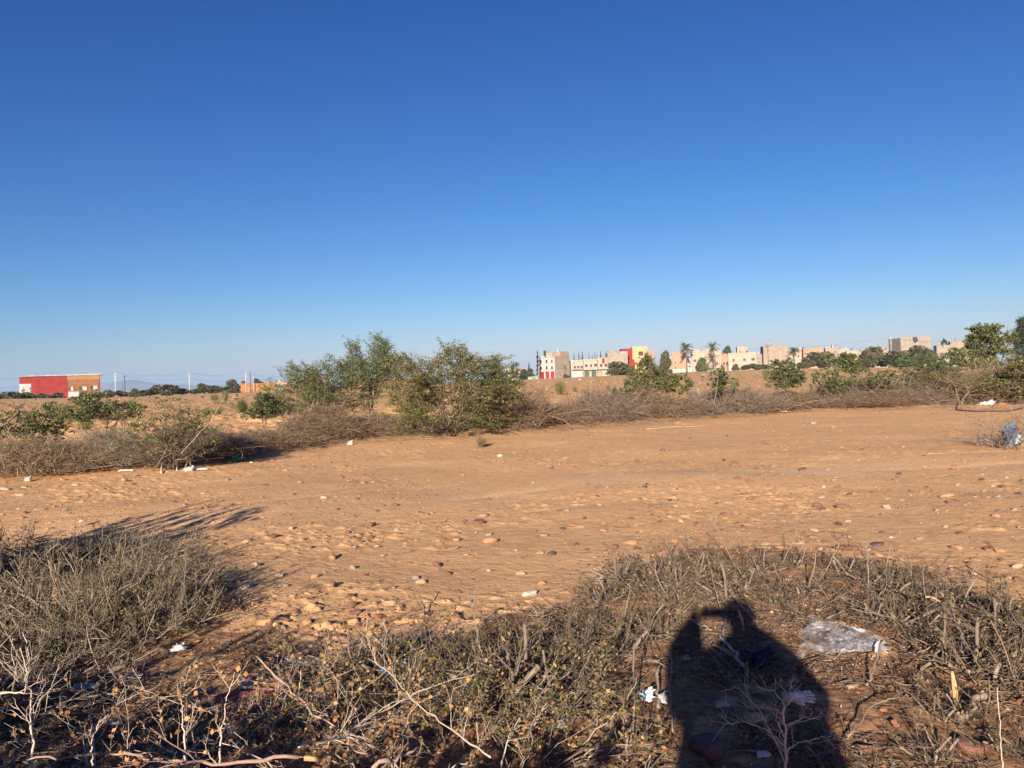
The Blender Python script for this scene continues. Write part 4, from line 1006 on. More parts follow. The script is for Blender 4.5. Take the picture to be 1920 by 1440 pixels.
# single branches one can pick out
def branch(pts, rad, label, m='twig_pink', group=None, kidsn=0, name='branch', leafm=None, leaf_n=0, taper=.35, kl=.18, seed=0, thorn=0):
    """pts: (px, py, depth or None for lying on the ground [, lift])"""
    rng = np.random.default_rng(700 + seed + int(abs(pts[0][0])))
    P = []
    for q in pts:
        if q[2] is None: p = fgp(q[0], q[1], q[3] if len(q) > 3 else .012)
        else: p = W(q[0], q[1], q[2])
        P.append(p[:])
    P = np.array(P); t = np.linspace(0, 1, len(P)); tt = np.linspace(0, 1, max(10, len(P) * 5))
    Q = np.stack([np.interp(tt, t, P[:, k]) for k in range(3)], -1)
    for _ in range(1): Q[1:-1] = (Q[:-2] + 2 * Q[1:-1] + Q[2:]) / 4
    Q[1:-1] += rng.normal(size=Q[1:-1].shape) * rad * .7
    o0 = Q[0].copy(); Q = (Q - o0)[None]; rr = (rad * np.linspace(1, taper, len(tt)) * (1 + .17 * rng.normal(size=len(tt))))[None]
    mb = MB(); tubes(mb, Q, rr, 7)
    if kidsn:
        k = kids(rng, Q, rr, kidsn, .15, .98, .9, .45, .15); B, rb = grow(rng, k[0], k[1], rng.uniform(.4, 1, len(k[0])) * kl, np.maximum(k[2], .0013), 6, .16, .03, .4, .2); tubes(mb, B, rb, 4)
        k2 = kids(rng, B, rb, 3, .2, 1, .9, .6, .1); C, rc = grow(rng, k2[0], k2[1], rng.uniform(.2, .5, len(k2[0])) * kl, np.maximum(k2[2], .001), 4, .18, .03, .4, .2); tubes(mb, C, rc, 3)
        if thorn: thorns(mb, rng, B, rb, thorn); thorns(mb, rng, C, rc, thorn)
    if thorn: thorns(mb, rng, Q, rr, thorn * 4)
    root = obj(name, mb, M[m], smooth=True); root.location = o0; tag(root, label, 'branch', group)
    if leaf_n and kidsn:
        lb = MB(); quads_at(lb, rng, sample_on(rng, C, leaf_n, .006), .013, 1.3); obj('leaves', lb, M[leafm], root)
    return root, Q[0] + o0, rr[0]
def cut_end(root, pos, nrm, r):
    mb = MB(); P = np.array([pos, np.array(pos) + np.array(nrm) * .06]); 
    P = np.array([P[0] * (1 - t) + P[1] * t for t in (0, .5, 1)]) - np.array(root.location)
    tubes(mb, P[None], np.array([[r * 1.02, r * .95, r * .6]]), 6); obj('cut_end', mb, M['cutwood'], root)
b_, q_, r_ = branch([(560, 1420, 2.25), (430, 1432, 2.22), (300, 1426, 2.2), (240, 1412, 2.2), (140, 1418, 2.2), (20, 1425, 2.2), (-60, 1408, 2.2)], .0054, 'long pale thick branch along the bottom left edge, its orange cut end at right', 'twig_pink', None, 14, kl=.22, leafm='leaf_orange', leaf_n=70, thorn=3)
cut_end(b_, q_[0] - (q_[1] - q_[0]) * .4, -(q_[1] - q_[0]) / np.linalg.norm(q_[1] - q_[0]) * -1 * -1, .0078)
branch([(480, 1230, 3.3), (540, 1290, 3.1), (590, 1340, 2.95), (640, 1370, 2.9), (700, 1395, 2.8)], .0052, 'reddish branch slanting down to the right below the clear cup', 'twig_pink', None, 9, kl=.2, leafm='leaf_orange', leaf_n=40)
branch([(700, 1440, 2.2), (745, 1418, 2.3), (785, 1400, 2.4)], .0075, 'short thick pinkish branch rising from the bottom edge left of centre', 'twig_pink', None, 3)
branch([(560, 1400, 2.5), (640, 1385, 2.7), (700, 1340, 2.9), (800, 1290, 3.1), (900, 1262, 3.3)], .005, 'long thin pale branch rising to the right across the middle scrub', 'twig_pale', None, 9, kl=.2)
branch([(920, 1420, 2.4), (850, 1370, 2.6), (780, 1320, 2.8), (730, 1260, 3.0), (690, 1235, 3.1)], .0032, 'pale thin branch falling to the right across the middle scrub', 'twig_pale', None, 10, kl=.2, leafm='leaf_orange', leaf_n=40)
branch([(60, 1450, 2.4), (62, 1360, 2.45), (55, 1290, 2.5), (38, 1215, 2.5)], .0045, 'upright pale thorny twig rising in the lower left corner', 'twig_pale', None, 8, kl=.24, thorn=3, leafm='leaf_orange', leaf_n=20)
branch([(350, 1450, 2.3), (345, 1390, 2.35), (340, 1330, 2.4), (345, 1300, 2.4)], .0035, 'upright pale twig with orange leaves before the deep shade', 'twig_pale', None, 8, kl=.16, thorn=3, leafm='leaf_orange', leaf_n=40)
branch([(175, 1435, 2.4), (170, 1390, 2.4), (190, 1345, 2.45)], .003, 'small pale upright twig alone before the deep shade', 'twig_pale', None, 3, kl=.08)
branch([(410, 1435, 2.4), (415, 1370, 2.45), (425, 1310, 2.5), (440, 1260, 2.5)], .003, 'thin pale twig standing left of the reddish slanting branch', 'twig_pale', None, 4, kl=.1, leafm='leaf_orange', leaf_n=14)
branch([(0, 1300, 2.9), (50, 1298, 2.9), (56, 1230, 3.0), (40, 1180, 3.1)], .004, 'white forked dead twig over the shade at the left edge', 'twig_pale', None, 6, kl=.2)
# sapling in the shadow
SAP = [[(1472, 1445, 2.75), (1472, 1380, 2.78), (1470, 1320, 2.8)], [(1470, 1320, 2.8), (1452, 1296, 2.85), (1415, 1286, 2.9)], [(1470, 1330, 2.8), (1490, 1300, 2.8), (1480, 1272, 2.85)],
       [(1472, 1410, 2.77), (1500, 1390, 2.75), (1560, 1380, 2.7)], [(1472, 1400, 2.77), (1440, 1370, 2.8), (1395, 1352, 2.85), (1360, 1358, 2.85), (1335, 1390, 2.85)],
       [(1472, 1360, 2.8), (1510, 1345, 2.8), (1535, 1350, 2.8)], [(1470, 1345, 2.8), (1455, 1330, 2.8), (1410, 1325, 2.85)], [(1472, 1385, 2.77), (1455, 1350, 2.8), (1462, 1320, 2.85)]]
root = None
for i, s in enumerate(SAP):
    if i == 0: root, _, _ = branch(s, .0055, 'bare grey sapling standing in the right part of the photographer shadow', 'twig_pale', None, 5, name='sapling', taper=.8, kl=.14)
    else:
        b, _, _ = branch(s, .0032, None, 'twig_pale', None, 5, name='limb', kl=.10, seed=i)
        for k in ('label', 'category'):
            if k in b: del b[k]
        loc = Vector(b.location) - Vector(root.location); b.parent = root; b.location = loc
branch([(1880, 1440, 2.8), (1876, 1380, 2.85), (1870, 1290, 2.9)], .0024, 'straight white reed standing at the lower right edge', 'twig_pale', None, 0, taper=.6, name='reed')
branch([(1577, 1335, None, .01), (1578, 1290, 3.75), (1578, 1248, 3.85)], .003, 'thin pale stalk standing below the clear plastic bag', 'twig_pale', None, 0, taper=.6, name='reed')
branch([(1480, 1262, None), (1560, 1230, None, .02), (1620, 1220, None), (1700, 1228, None)], .0045, 'dark stick lying from the clear bag to the right', 'twig_dead', None, 0)
branch([(1548, 1166, None), (1610, 1140, None, .03), (1650, 1125, None, .05), (1694, 1108, None, .06)], .009, 'long grey stick rising to the right over the tan slab', 'twig_grey', None, 3)
branch([(1816, 1250, None, .0), (1800, 1215, None, .08), (1780, 1185, None, .12), (1740, 1165, None, .14)], .012, 'thick grey forked branch with pale cut end on the right side', 'stub', None, 5)
branch([(1900, 1200, None, .05), (1840, 1212, None, .05), (1760, 1220, None, .05), (1700, 1200, None, .04)], .006, 'long grey twig lying across the right side', 'twig_grey', None, 6)
branch([(1798, 1360, None, .02), (1850, 1330, None, .05)], .016, 'thick grey piece of branch lying near the lower right corner', 'stub', None, 0, taper=.85)
branch([(1625, 1290, None, .0), (1640, 1275, None, .05), (1655, 1248, None, .12)], .0065, 'short grey stub standing right of the clear plastic bag tip', 'twig_grey', None, 0, taper=.8)
branch([(1728, 1268, None, .02), (1760, 1250, None, .06), (1785, 1232, None, .07)], .0075, 'short grey stick lying right of centre of the right scrub', 'twig_grey', None, 1)
branch([(1590, 1400, None, .02), (1640, 1350, None, .06), (1690, 1345, None, .08)], .005, 'grey forked twig low on the right beside the egg shaped stone', 'twig_grey', None, 4)
branch([(1395, 1262, None, .02), (1350, 1210, None, .06)], .009, 'pale stick lying in the lit hole of the photographer shadow', 'twig_pale', None, 0, taper=.7)
branch([(1375, 1262, None, .0), (1420, 1250, None, .05), (1445, 1222, None, .06)], .008, 'grey branch crossing the pale stick in the photographer shadow', 'stub', None, 1)
branch([(1352, 1236, None, .0), (1362, 1178, None, .07)], .008, 'short stub standing in the lit hole of the photographer shadow', 'stub', None, 0, taper=.8)
branch([(1290, 1170, None, .02), (1335, 1195, None, .04)], .006, 'pale splinter at the left rim of the photographer shadow', 'twig_pale', None, 0)
branch([(1365, 1112, None, .06), (1395, 1150, None, .02), (1420, 1172, None, .02)], .007, 'pale broken stick leaning at the shadow head', 'twig_pale', None, 0)
branch([(1240, 1080, None, .0), (1290, 1140, None, .03), (1330, 1180, None, .02)], .006, 'grey stick lying above the left arm of the shadow', 'twig_grey', None, 2)
branch([(1165, 1165, None, .0), (1230, 1190, None, .02), (1300, 1225, None, .02)], .007, 'grey stick lying left of the shadow arm', 'twig_grey', None, 3)
branch([(1188, 1402, None, .0), (1190, 1350, None, .1), (1192, 1300, None, .22)], .0045, 'upright grey stake left of the teal and white wrapper', 'stub', None, 0, taper=.9)
branch([(1262, 1390, None, .0), (1258, 1350, None, .1), (1262, 1300, None, .2)], .004, 'upright grey stake right of the teal and white wrapper', 'stub', None, 1, taper=.9)
branch([(1235, 1345, None, .0), (1233, 1300, None, .1)], .007, 'short thick stake between the two wrappers', 'stub', None, 0, taper=.9)
branch([(1185, 1440, 3.0), (1175, 1390, 3.02), (1172, 1340, 3.05)], .006, 'grey stake rising from the bottom edge left of the sunlit gap', 'stub', None, 0, taper=.85)
branch([(1085, 1330, None, .0), (1100, 1260, None, .12), (1120, 1210, None, .2)], .006, 'tall thin grey stick leaning right in the middle scrub', 'twig_grey', None, 2, taper=.6)
branch([(960, 1310, None, .02), (1000, 1262, None, .1), (1035, 1220, None, .14)], .0045, 'pale thin stick leaning right over the middle scrub', 'twig_pale', None, 1)
branch([(1475, 1445, None, .0), (1430, 1400, None, .12), (1385, 1370, None, .16), (1352, 1362, None, .12)], .004, 'pale arching twig over the big dark boulder', 'twig_pale', None, 6)
branch([(1090, 1448, 2.9), (1105, 1420, 2.95), (1130, 1406, 3.0)], .0045, 'short pale thorny twig at the bottom edge left of the boulder', 'twig_pale', None, 2, thorn=4)
branch([(820, 1180, None, .0), (870, 1172, None, .02), (960, 1155, None, .015), (1010, 1140, None, .01)], .004, 'thin dark twig lying on dirt above the middle scrub', 'twig_dead', None, 3)
branch([(540, 1165, None, .0), (620, 1150, None, .02), (720, 1135, None, .015)], .004, 'thin dark twig lying on dirt by the red slab stone', 'twig_dead', None, 2)
branch([(1790, 1020, None, .0), (1850, 1016, None, .02), (1870, 1035, None, .01)], .006, 'dark crooked stick on the dirt at the right side', 'twig_dead', None, 0)
branch([(1212, 807, None, .0), (1260, 803, None, .03), (1330, 799, None, .02)], .010, 'long pale stick lying on the dirt before the brush line', 'twig_pale', None, 0)
branch([(340, 850, 12.6), (362, 825, 12.8), (395, 790, 13), (424, 738, 13.2)], .005, 'long pale bare stick slanting up out of the cut stump shrub', 'twig_pale', None, 1)
branch([(303, 890, None, .0), (308, 872, None, .2), (317, 855, None, .4)], .017, 'cut pale stump limb leaning at the foot of the half bare shrub', 'twig_pale', None, 0, taper=.8)
branch([(332, 885, None, .0), (328, 872, None, .15), (322, 858, None, .3)], .014, 'second shorter stump limb at the foot of the half bare shrub', 'twig_pale', None, 0, taper=.8)
branch([(-10, 806, 15), (15, 790, 15), (35, 770, 15), (30, 760, 15), (5, 760, 15)], .03, 'dark curved arching branch at the left edge', 'bark', None, 4, kl=.5)
for i, q in enumerate([[(1240, 1085), (1215, 1052), (1206, 1018)], [(1378, 1062), (1362, 1028), (1335, 978), (1326, 958)], [(1500, 1060), (1512, 1020), (1490, 996)], [(1655, 1100), (1668, 1030), (1690, 985)], [(1462, 1060), (1490, 1010), (1498, 975)], [(1628, 1108), (1627, 1050), (1623, 1005)], [(1540, 1080), (1575, 1020), (1590, 985)], [(1165, 1090), (1130, 1062), (1122, 1045)]]):
    d0 = on(*q[0]).y
    branch([(q[0][0], q[0][1], None, 0)] + [(a, b, d0 + .05 * k) for k, (a, b) in enumerate(q[1:])], .0045, 'bare grey shoot standing out of the scrub arc, %s' % ['over its left shoulder', 'tallest one, leaning left', 'right of its middle', 'leaning right at the blackish stone', 'leaning right above the shadow head', 'straight beside the big boulder', 'leaning right near the boulder', 'short one at its left tip'][i], 'twig_grey', 'bare shoots of the scrub arc', 7, kl=.12, name='shoot')

# wood chips
def chip(px, py, L, wd, tilt, rz, lab, lift=.02):
    p = fgp(px, py, lift); mb = MB(); n = 9; t = np.linspace(0, 1, n)
    wv = wd * np.sin(np.pi * np.clip(t * .8 + .15, 0, 1)) ** .6; x = (t - .5) * L
    V = np.concatenate([np.stack([x, s * wv * .5 * (1 + .15 * np.sin(t * 23 + s)), h * wd * .25 + .012 * np.sin(t * 3)], -1) for s, h in ((-1, -1), (1, -1), (1, 1), (-1, 1))])
    i = np.arange(n - 1); f = []
    for a in range(4):
        b = (a + 1) % 4; f.append(np.stack([a * n + i, b * n + i, b * n + i + 1, a * n + i + 1], -1))
    mb.add(V, np.concatenate(f)); mb.f.append(np.array([[0, n, 2 * n, 3 * n], [n - 1, 4 * n - 1, 3 * n - 1, 2 * n - 1]]))
    o = obj('wood_chip', mb, M['cutwood']); o.location = p; o.rotation_euler = (0, -tilt, rz); tag(o, lab, 'wood chip')
chip(105, 1180, .20, .028, 1.0, 2.0, 'upright yellow split wood chip in the left thicket', .22)
chip(1362, 1235, .17, .02, .3, 2.3, 'yellow split wood chip in the lit hole of the photographer shadow')
chip(1065, 1265, .14, .018, .9, 2.1, 'orange split stub among the middle cut shrubs', .05)
chip(1790, 1322, .15, .020, .9, 1.2, 'tall whitish split stub near the lower right corner', .06)
chip(1750, 1172, .08, .018, .3, 2.8, 'small yellow cut end on the thick forked branch', .15)
chip(640, 1233, .07, .02, .2, .4, 'small pale yellow chip above the middle thorn bushes', .04)
chip(1390, 1180, .12, .012, .9, 1.7, 'thin orange splinter upright in the shadow head', .05)

# ------------------------------------------------------------------ rubbish
def crumple(seed, L, Wd, Hh, n=44, m=30, taper=.3, fold=.5):
    """thin crumpled sheet with thickness"""
    rng = np.random.default_rng(seed); u, v = np.meshgrid(np.linspace(-1, 1, n), np.linspace(-1, 1, m), indexing='ij')
    prof = 1 - taper * u; rag = 1 + .55 * (fbm(u * 2.6 + seed, v * 0 + 3, 3, 2) - .5)
    x = u * L / 2 * (1 + .3 * (vn(v * 2 + seed, u * 0, 6) - .5)) + .06 * L * (vn(u * 2, v * 3, seed) - .5); y = v * Wd / 2 * prof * rag + .12 * Wd * (vn(u * 2 + 9, v * 2, seed + 1) - .5)
    rid = np.abs(fbm(u * 3 + seed, v * 3, 5, seed) - .5) * 2.2
    z = Hh * (.35 + .65 * (1 - rid)) * (1 - .55 * (u ** 4 + v ** 4) * .5) - fold * Hh * .3
    top = np.stack([x, y, z], -1).reshape(-1, 3); bot = top - np.array([0, 0, .0018])
    idx = np.arange(n * m).reshape(n, m); q = np.stack([idx[:-1, :-1], idx[1:, :-1], idx[1:, 1:], idx[:-1, 1:]], -1).reshape(-1, 4)
    mb = MB(); mb.add(np.concatenate([top, bot]), np.concatenate([q, q[:, ::-1] + n * m]))
    e = np.concatenate([idx[:, 0], idx[-1, 1:], idx[-2::-1, -1], idx[0, -2:0:-1]]); e2 = np.roll(e, -1)
    mb.f.append(np.stack([e2, e, e + n * m, e2 + n * m], -1)); return mb
def blob_bag(seed, L, Wd, Hh):
    """a bunched plastic bag with a knot of handles"""
    rng = np.random.default_rng(seed); v = ICO4[0].copy(); r_ = .8 + .75 * (np.abs(fbm(v[:, 0] * 2.2 + seed + v[:, 2], v[:, 1] * 2.2 + v[:, 2] * 2.6, 5, seed) - .5) * 3 - .3) + .5 * (vn(v[:, 0] * 1.3 + seed, v[:, 1] * 1.3 + v[:, 2], 5) - .5)
    v = v * r_[:, None]; v[:, 2] = np.maximum(v[:, 2], -.6); v[:, 0] += np.clip(v[:, 2] - .5, 0, 1) * .3
    mb = MB(); mb.add(v * np.array([L / 2, Wd / 2, Hh / 2]) + [0, 0, Hh * .28], ICO4[1]); 
    P = np.array([[0.1 * L, 0, .45 * Hh], [.2 * L, .02, .75 * Hh], [.34 * L, 0, .9 * Hh]]); tubes(mb, P[None], np.array([[.10 * L, .05 * L, .09 * L]]), 6); return mb
def plastic(name, c1, c2, trans=0.0, rough=.35, scale=6.0, lo=.45, hi=.6):
    m = noisemat(name, c1, c2, scale, rough, spec=.5, lo=lo, hi=hi)
    if trans: m.node_tree.nodes['Principled BSDF'].inputs['Alpha'].default_value = 1 - trans
    return m
def clear_film():
    m = bpy.data.materials.new('clear_film'); m.use_nodes = True; nt = m.node_tree; p = nt.nodes['Principled BSDF']
    p.inputs['Base Color'].default_value = (.46, .45, .46, 1); p.inputs['Roughness'].default_value = .28; p.inputs['Specular IOR Level'].default_value = .8
    tc = N(nt, 'ShaderNodeTexCoord'); no = N(nt, 'ShaderNodeTexNoise', Scale=9.0, Detail=6.0, Roughness=.6, Distortion=1.2); nt.links.new(tc.outputs['Object'], no.inputs['Vector'])
    nt.links.new(ramp(nt, no.outputs[0], [(.42, (.05, .05, .05)), (.56, (.20, .20, .20)), (.68, (.85, .85, .85))]), p.inputs['Alpha'])
    bp = N(nt, 'ShaderNodeBump', Strength=.9, Distance=.02); nt.links.new(no.outputs[0], bp.inputs['Height']); nt.links.new(bp.outputs[0], p.inputs['Normal']); return m
PW = plastic('white_plastic', (.36, .36, .35), (.54, .53, .51)); PP = plastic('white_paper', (.42, .40, .35), (.56, .54, .49), rough=.8)
PG = plastic('green_plastic', (.0, .17, .10), (.01, .28, .17)); PB = plastic('blue_plastic', (.02, .07, .16), (.05, .16, .28))
PY = plastic('yellow_plastic', (.42, .40, .05), (.52, .48, .10)); PN = plastic('navy_cloth', (.006, .009, .03), (.012, .018, .06), rough=.9)
PC = clear_film(); PR = plastic('faded_red_cloth', (.22, .065, .06), (.36, .13, .115), rough=.95)
PT = plastic('teal_print', (.05, .32, .38), (.60, .62, .62), scale=14, lo=.42, hi=.5); PGR = plastic('dull_grey_plastic', (.24, .25, .26), (.40, .41, .42))
PPK = plastic('pink_scrap', (.52, .22, .2), (.68, .34, .3)); PK = plastic('black_rubber', (.015, .015, .016), (.03, .03, .03), rough=.6); PBR = plastic('brown_fabric', (.05, .03, .022), (.10, .06, .04), rough=.95)
def scrap(px, py, wpx, hpx, m, lab, cat='scrap', kind='sheet', rz=0.0, lift=0.0, name='plastic_scrap', wd=.6, group=None, hr=1.0, taper=.3):
    global _seed
    p = on(px, py); s = p.y / F; _seed += 1
    L = wpx * s; Hh = hpx * s
    mb = crumple(_seed, L, L * wd, Hh * .6 * hr, taper=taper) if kind == 'sheet' else blob_bag(_seed, L, L * .8, Hh * 1.1)
    o = obj(name, mb, m, smooth=(kind != 'sheet')); o.location = p + Vector((0, 0, .01 + lift + (.15 * Hh if kind == 'sheet' else 0))); o.rotation_euler = (R(14) if kind == 'sheet' else 0, 0, rz)
    return tag(o, lab, cat, group)
_seed = 900
scrap(152, 890, 19, 16, PP, 'torn white paper with a peak before the left brush piles', 'paper', 'bag', name='paper_scrap')
scrap(53, 903, 13, 9, PW, 'small white plastic scrap under the leftmost brush pile', 'plastic scrap', 'bag')
scrap(355, 886, 24, 9, PW, 'white plastic bag flattened right of the cut stump', 'plastic bag', 'bag', name='plastic_bag')
scrap(377, 884, 24, 5, PW, 'thin white strip trailing right from the flattened white bag', 'plastic scrap', wd=.3)
scrap(236, 888, 26, 4, PP, 'pale flat paper strip before the grey brush pile', 'paper', wd=.3, name='paper_scrap')
scrap(441, 865, 19, 12, PG, 'green knotted plastic bag at the foot of the brush', 'plastic bag', 'bag', name='plastic_bag')
scrap(456, 862, 12, 8, PGR, 'clear greyish plastic beside the green bag', 'plastic scrap', 'bag')
scrap(657, 838, 12, 9, PW, 'white and red crumpled wrapper at the foot of the middle brush', 'wrapper', 'bag', name='wrapper')
scrap(764, 818, 12, 6, PGR, 'pale grey rag caught in fallen brush left of the widest shrub', 'rag', 'bag', name='rag')
scrap(1325, 776, 10, 10, PP, 'white scrap beside the red brown ball in the brush', 'plastic scrap', 'bag')
scrap(1392, 777, 12, 6, PW, 'small white wisp below the bare saplings', 'plastic scrap')
scrap(1470, 775, 11, 4, PW, 'little white flat scrap on dirt under the brush edge', 'plastic scrap')
scrap(1586, 765, 9, 9, PY, 'left yellow scrap, narrow and upright, at the brush edge', 'plastic scrap', 'bag')
scrap(1633, 762, 11, 6, PY, 'right yellow scrap, flat, at the brush edge', 'plastic scrap')
scrap(1690, 716, 1, 1, PW, 'tiny white dot scrap in the brush', 'plastic scrap')
scrap(1678, 748, 17, 9, PP, 'yellowish white rag hanging on the brush below the round shrub', 'rag', 'bag', name='rag', lift=.75)
scrap(1694, 738, 5, 5, PW, 'small bright white bit in the brush right of the yellowish rag', 'plastic scrap', 'bag', lift=.5)
scrap(1850, 766, 34, 10, PW, 'big white sack lying before the brush at right', 'sack', 'bag', name='sack')
scrap(1829, 752, 7, 6, PW, 'small white scrap at the upper left of the big white sack', 'plastic scrap', 'bag', lift=.2)
scrap(1729, 759, 18, 3, PW, 'flat white strip left of the black hose', 'plastic scrap')
scrap(1743, 757, 14, 4, PB, 'dull blue flat wrapper before the black hose', 'wrapper', name='wrapper')
scrap(1815, 760, 10, 4, PY, 'pale yellow flat scrap left of the big white sack', 'plastic scrap')
scrap(1881, 748, 10, 8, PW, 'white torn bag in the brush right of the big white sack', 'plastic bag', 'bag', lift=.15, name='plastic_bag')
scrap(1900, 762, 10, 4, PPK, 'pinkish scrap right of the big white sack', 'plastic scrap')
scrap(1912, 754, 10, 5, PW, 'white scrap at the right edge behind the pinkish one', 'plastic scrap')
scrap(1765, 751, 6, 4, PW, 'white crumb of paper inside the hose loop', 'paper', name='paper_scrap')
scrap(1893, 838, 26, 42, PB, 'blue grey translucent plastic bag standing in twigs at the right edge', 'plastic bag', 'bag', name='plastic_bag')
scrap(1915, 838, 28, 20, PW, 'white crumpled bag beside the standing blue one', 'plastic bag', 'bag', name='plastic_bag')
scrap(335, 1224, 30, 13, PW, 'white and pale blue crumpled wrapper right of the left thicket', 'wrapper', 'bag', name='wrapper')
scrap(420, 1217, 8, 6, PB, 'tiny blue scrap right of the white and pale blue wrapper', 'plastic scrap')
scrap(165, 1290, 46, 12, PGR, 'grey film sheet in the deep shade under the left thicket', 'plastic film', wd=.4, name='plastic_film')
scrap(250, 1275, 36, 10, PGR, 'pale torn film in the deep shade right of the grey sheet', 'plastic film', wd=.4, name='plastic_film')
scrap(218, 1312, 14, 5, PW, 'small bluish white scrap in the deep shade', 'plastic scrap')
scrap(215, 1356, 24, 5, PGR, 'grey green oval sliver in the deep shade', 'plastic scrap', wd=.3)
scrap(478, 1290, 62, 26, PC, 'clear crushed plastic cup on the red cloth strip', 'cup', 'bag', name='crushed_cup')
scrap(462, 1296, 22, 12, PW, 'white torn flap beside the crushed cup', 'plastic scrap')
scrap(460, 1312, 105, 10, PR, 'faded red twisted cloth strip under the crushed cup', 'cloth', wd=.16, name='cloth_strip', rz=.25)
scrap(565, 1250, 60, 10, PC, 'clear film sheet above the crushed cup', 'plastic film', wd=.5, name='plastic_film')
scrap(725, 1292, 22, 14, PB, 'blue and brown scrap in the middle thorn bushes', 'plastic scrap', 'bag', lift=.06)
scrap(775, 1248, 10, 12, PW, 'white speck of paper above the blue scrap', 'paper', 'bag', name='paper_scrap', lift=.05)
scrap(757, 1278, 14, 14, PGR, 'shiny grey foil bit right of the blue scrap', 'foil', 'bag', name='foil_scrap', lift=.05)
scrap(1212, 1332, 34, 22, PT, 'teal and white crumpled wrapper in sunlight left of the shadow', 'wrapper', 'bag', name='wrapper')
scrap(1244, 1335, 22, 20, PW, 'white wrapper cut by the left rim of the photographer shadow', 'wrapper', 'bag', name='wrapper')
scrap(1285, 1246, 16, 8, PGR, 'grey white scrap in the left arm of the shadow', 'plastic scrap', 'bag')
scrap(1050, 1385, 24, 14, PGR, 'grey rag in the dark left of the sunlit gap', 'rag', 'bag', name='rag')
scrap(1355, 1340, 26, 10, PGR, 'grey flat wrapper inside the photographer shadow', 'wrapper', name='wrapper')
scrap(1432, 1430, 26, 8, PW, 'crushed white foil near the bottom of the photographer shadow', 'foil', name='foil_scrap')
scrap(1490, 1262, 7, 4, PW, 'tiny white chip right of the navy cloth', 'plastic scrap')
scrap(1460, 1118, 8, 5, PW, 'tiny white scrap among the arc stubs over the shadow head', 'plastic scrap')
scrap(1425, 1252, 62, 30, PN, 'navy blue cloth bundle in the right shoulder of the shadow', 'cloth', 'bag', name='cloth_bundle')
o = scrap(1582, 1222, 140, 40, PC, 'large clear plastic bag spread on the dirt right of the shadow', 'plastic bag', rz=-.62, name='plastic_bag', wd=.72, taper=.6, lift=.01)
mb = crumple(955, .30, .12, .02); bw = obj('bag_fold', mb, PC, o); bw.location = (.06, -.01, .015)
scrap(1556, 1203, 80, 16, PBR, 'brown fabric half covered by the large clear bag', 'cloth', rz=.15, wd=.35, name='cloth_strip')

# glove: palm, cuff, fingers
def glove():
    p = on(1500, 1335); s = p.y / F * 56 / .19
    root = empty('work_glove', p + Vector((0, 0, .02)), -.15); root.scale = (s,) * 3; root.rotation_euler = (R(38), 0, -.15); root.location.z += .02; tag(root, 'dirty white work glove with curled fingers in the right part of the shadow', 'glove')
    mb = MB(); P = np.array([[-.07, 0, .02], [-.04, 0, .024], [0, 0, .026], [.03, .0, .024]]); tubes(mb, P[None], np.array([[.028, .034, .040, .030]]), 12)
    for k, (y, l) in enumerate(((-.026, .062), (-.009, .074), (.009, .07), (.026, .054))):
        t = np.linspace(0, 1, 6); Q = np.stack([.02 + l * t, y * (1 + .35 * t), .03 + .012 * np.sin(t * 2.6) - .008 * t], -1); tubes(mb, Q[None], (.0115 * np.array([1, 1, .98, .95, .85, .5]))[None], 8)
    t = np.linspace(0, 1, 5); Q = np.stack([-.03 + .05 * t, -.03 - .028 * t, .024 + .01 * t], -1); tubes(mb, Q[None], (.0125 * np.array([1, 1, .95, .85, .5]))[None], 8)
    g = obj('glove_body', mb, plastic('dirty_white_leather', (.42, .42, .40), (.62, .61, .58), rough=.8, scale=30), root, True)
    mb = MB(); P = np.array([[-.108, 0, .02], [-.085, 0, .021], [-.066, 0, .02]]); tubes(mb, P[None], np.array([[.036, .032, .031]]), 12); obj('cuff', mb, M['cream'], root, True)
glove()

def hose():
    pts = [(1742, 754), (1770, 753), (1800, 752), (1806, 758), (1800, 765), (1790, 771), (1830, 774), (1890, 773), (1930, 770)]
    P = np.array([tuple(on(a, b) + Vector((0, 0, .03))) for a, b in pts]); t = np.linspace(0, 1, len(P)); tt = np.linspace(0, 1, 60)
    Q = np.stack([np.interp(tt, t, P[:, k]) for k in range(3)], -1)
    for _ in range(6): Q[1:-1] = (Q[:-2] + 2 * Q[1:-1] + Q[2:]) / 4
    Q[:, 2] = H(Q[:, 0], Q[:, 1]) + .025 + .08 * np.exp(-((tt - .35) / .1) ** 2)
    mb = MB(); tubes(mb, (Q - Q[0])[None], np.full((1, 60), .022), 6); o = obj('hose', mb, PK, smooth=True); o.location = Q[0]; tag(o, 'black hose looping on the dirt before the right brush', 'hose')
hose()
def ball_clump():
    p = on(1336, 778); mb = MB(); rng = np.random.default_rng(5); mb.add(stone_verts(rng, ICO3[0], .3) * .42 * np.array([1, 1, 1.6]) * .6, ICO3[1])
    o = obj('earth_clump', mb, SC['red'], smooth=True); o.location = p + Vector((0, 0, .14)); tag(o, 'red brown ball shaped clump of earth at the brush foot', 'clump')
ball_clump()
# twigs round the bags at the right edge
thorn_bush('thorn_bush', on(1900, 842), 'bare grey thorn twigs round the standing blue bag at the right edge', 'bush', None, 610, .95, .85, n=40, leaf_n=0, leaf='leaf_yellow', r0=.007, l1=4, l2=3)
thorn_bush('thorn_bush', on(1975, 835), 'bare brown twig heap running off the right edge by the bags', 'bush', None, 611, 1.1, 1.0, n=46, leaf_n=300, leaf='leaf_yellow', bark='twig_brush', r0=.007, l1=4, l2=3)

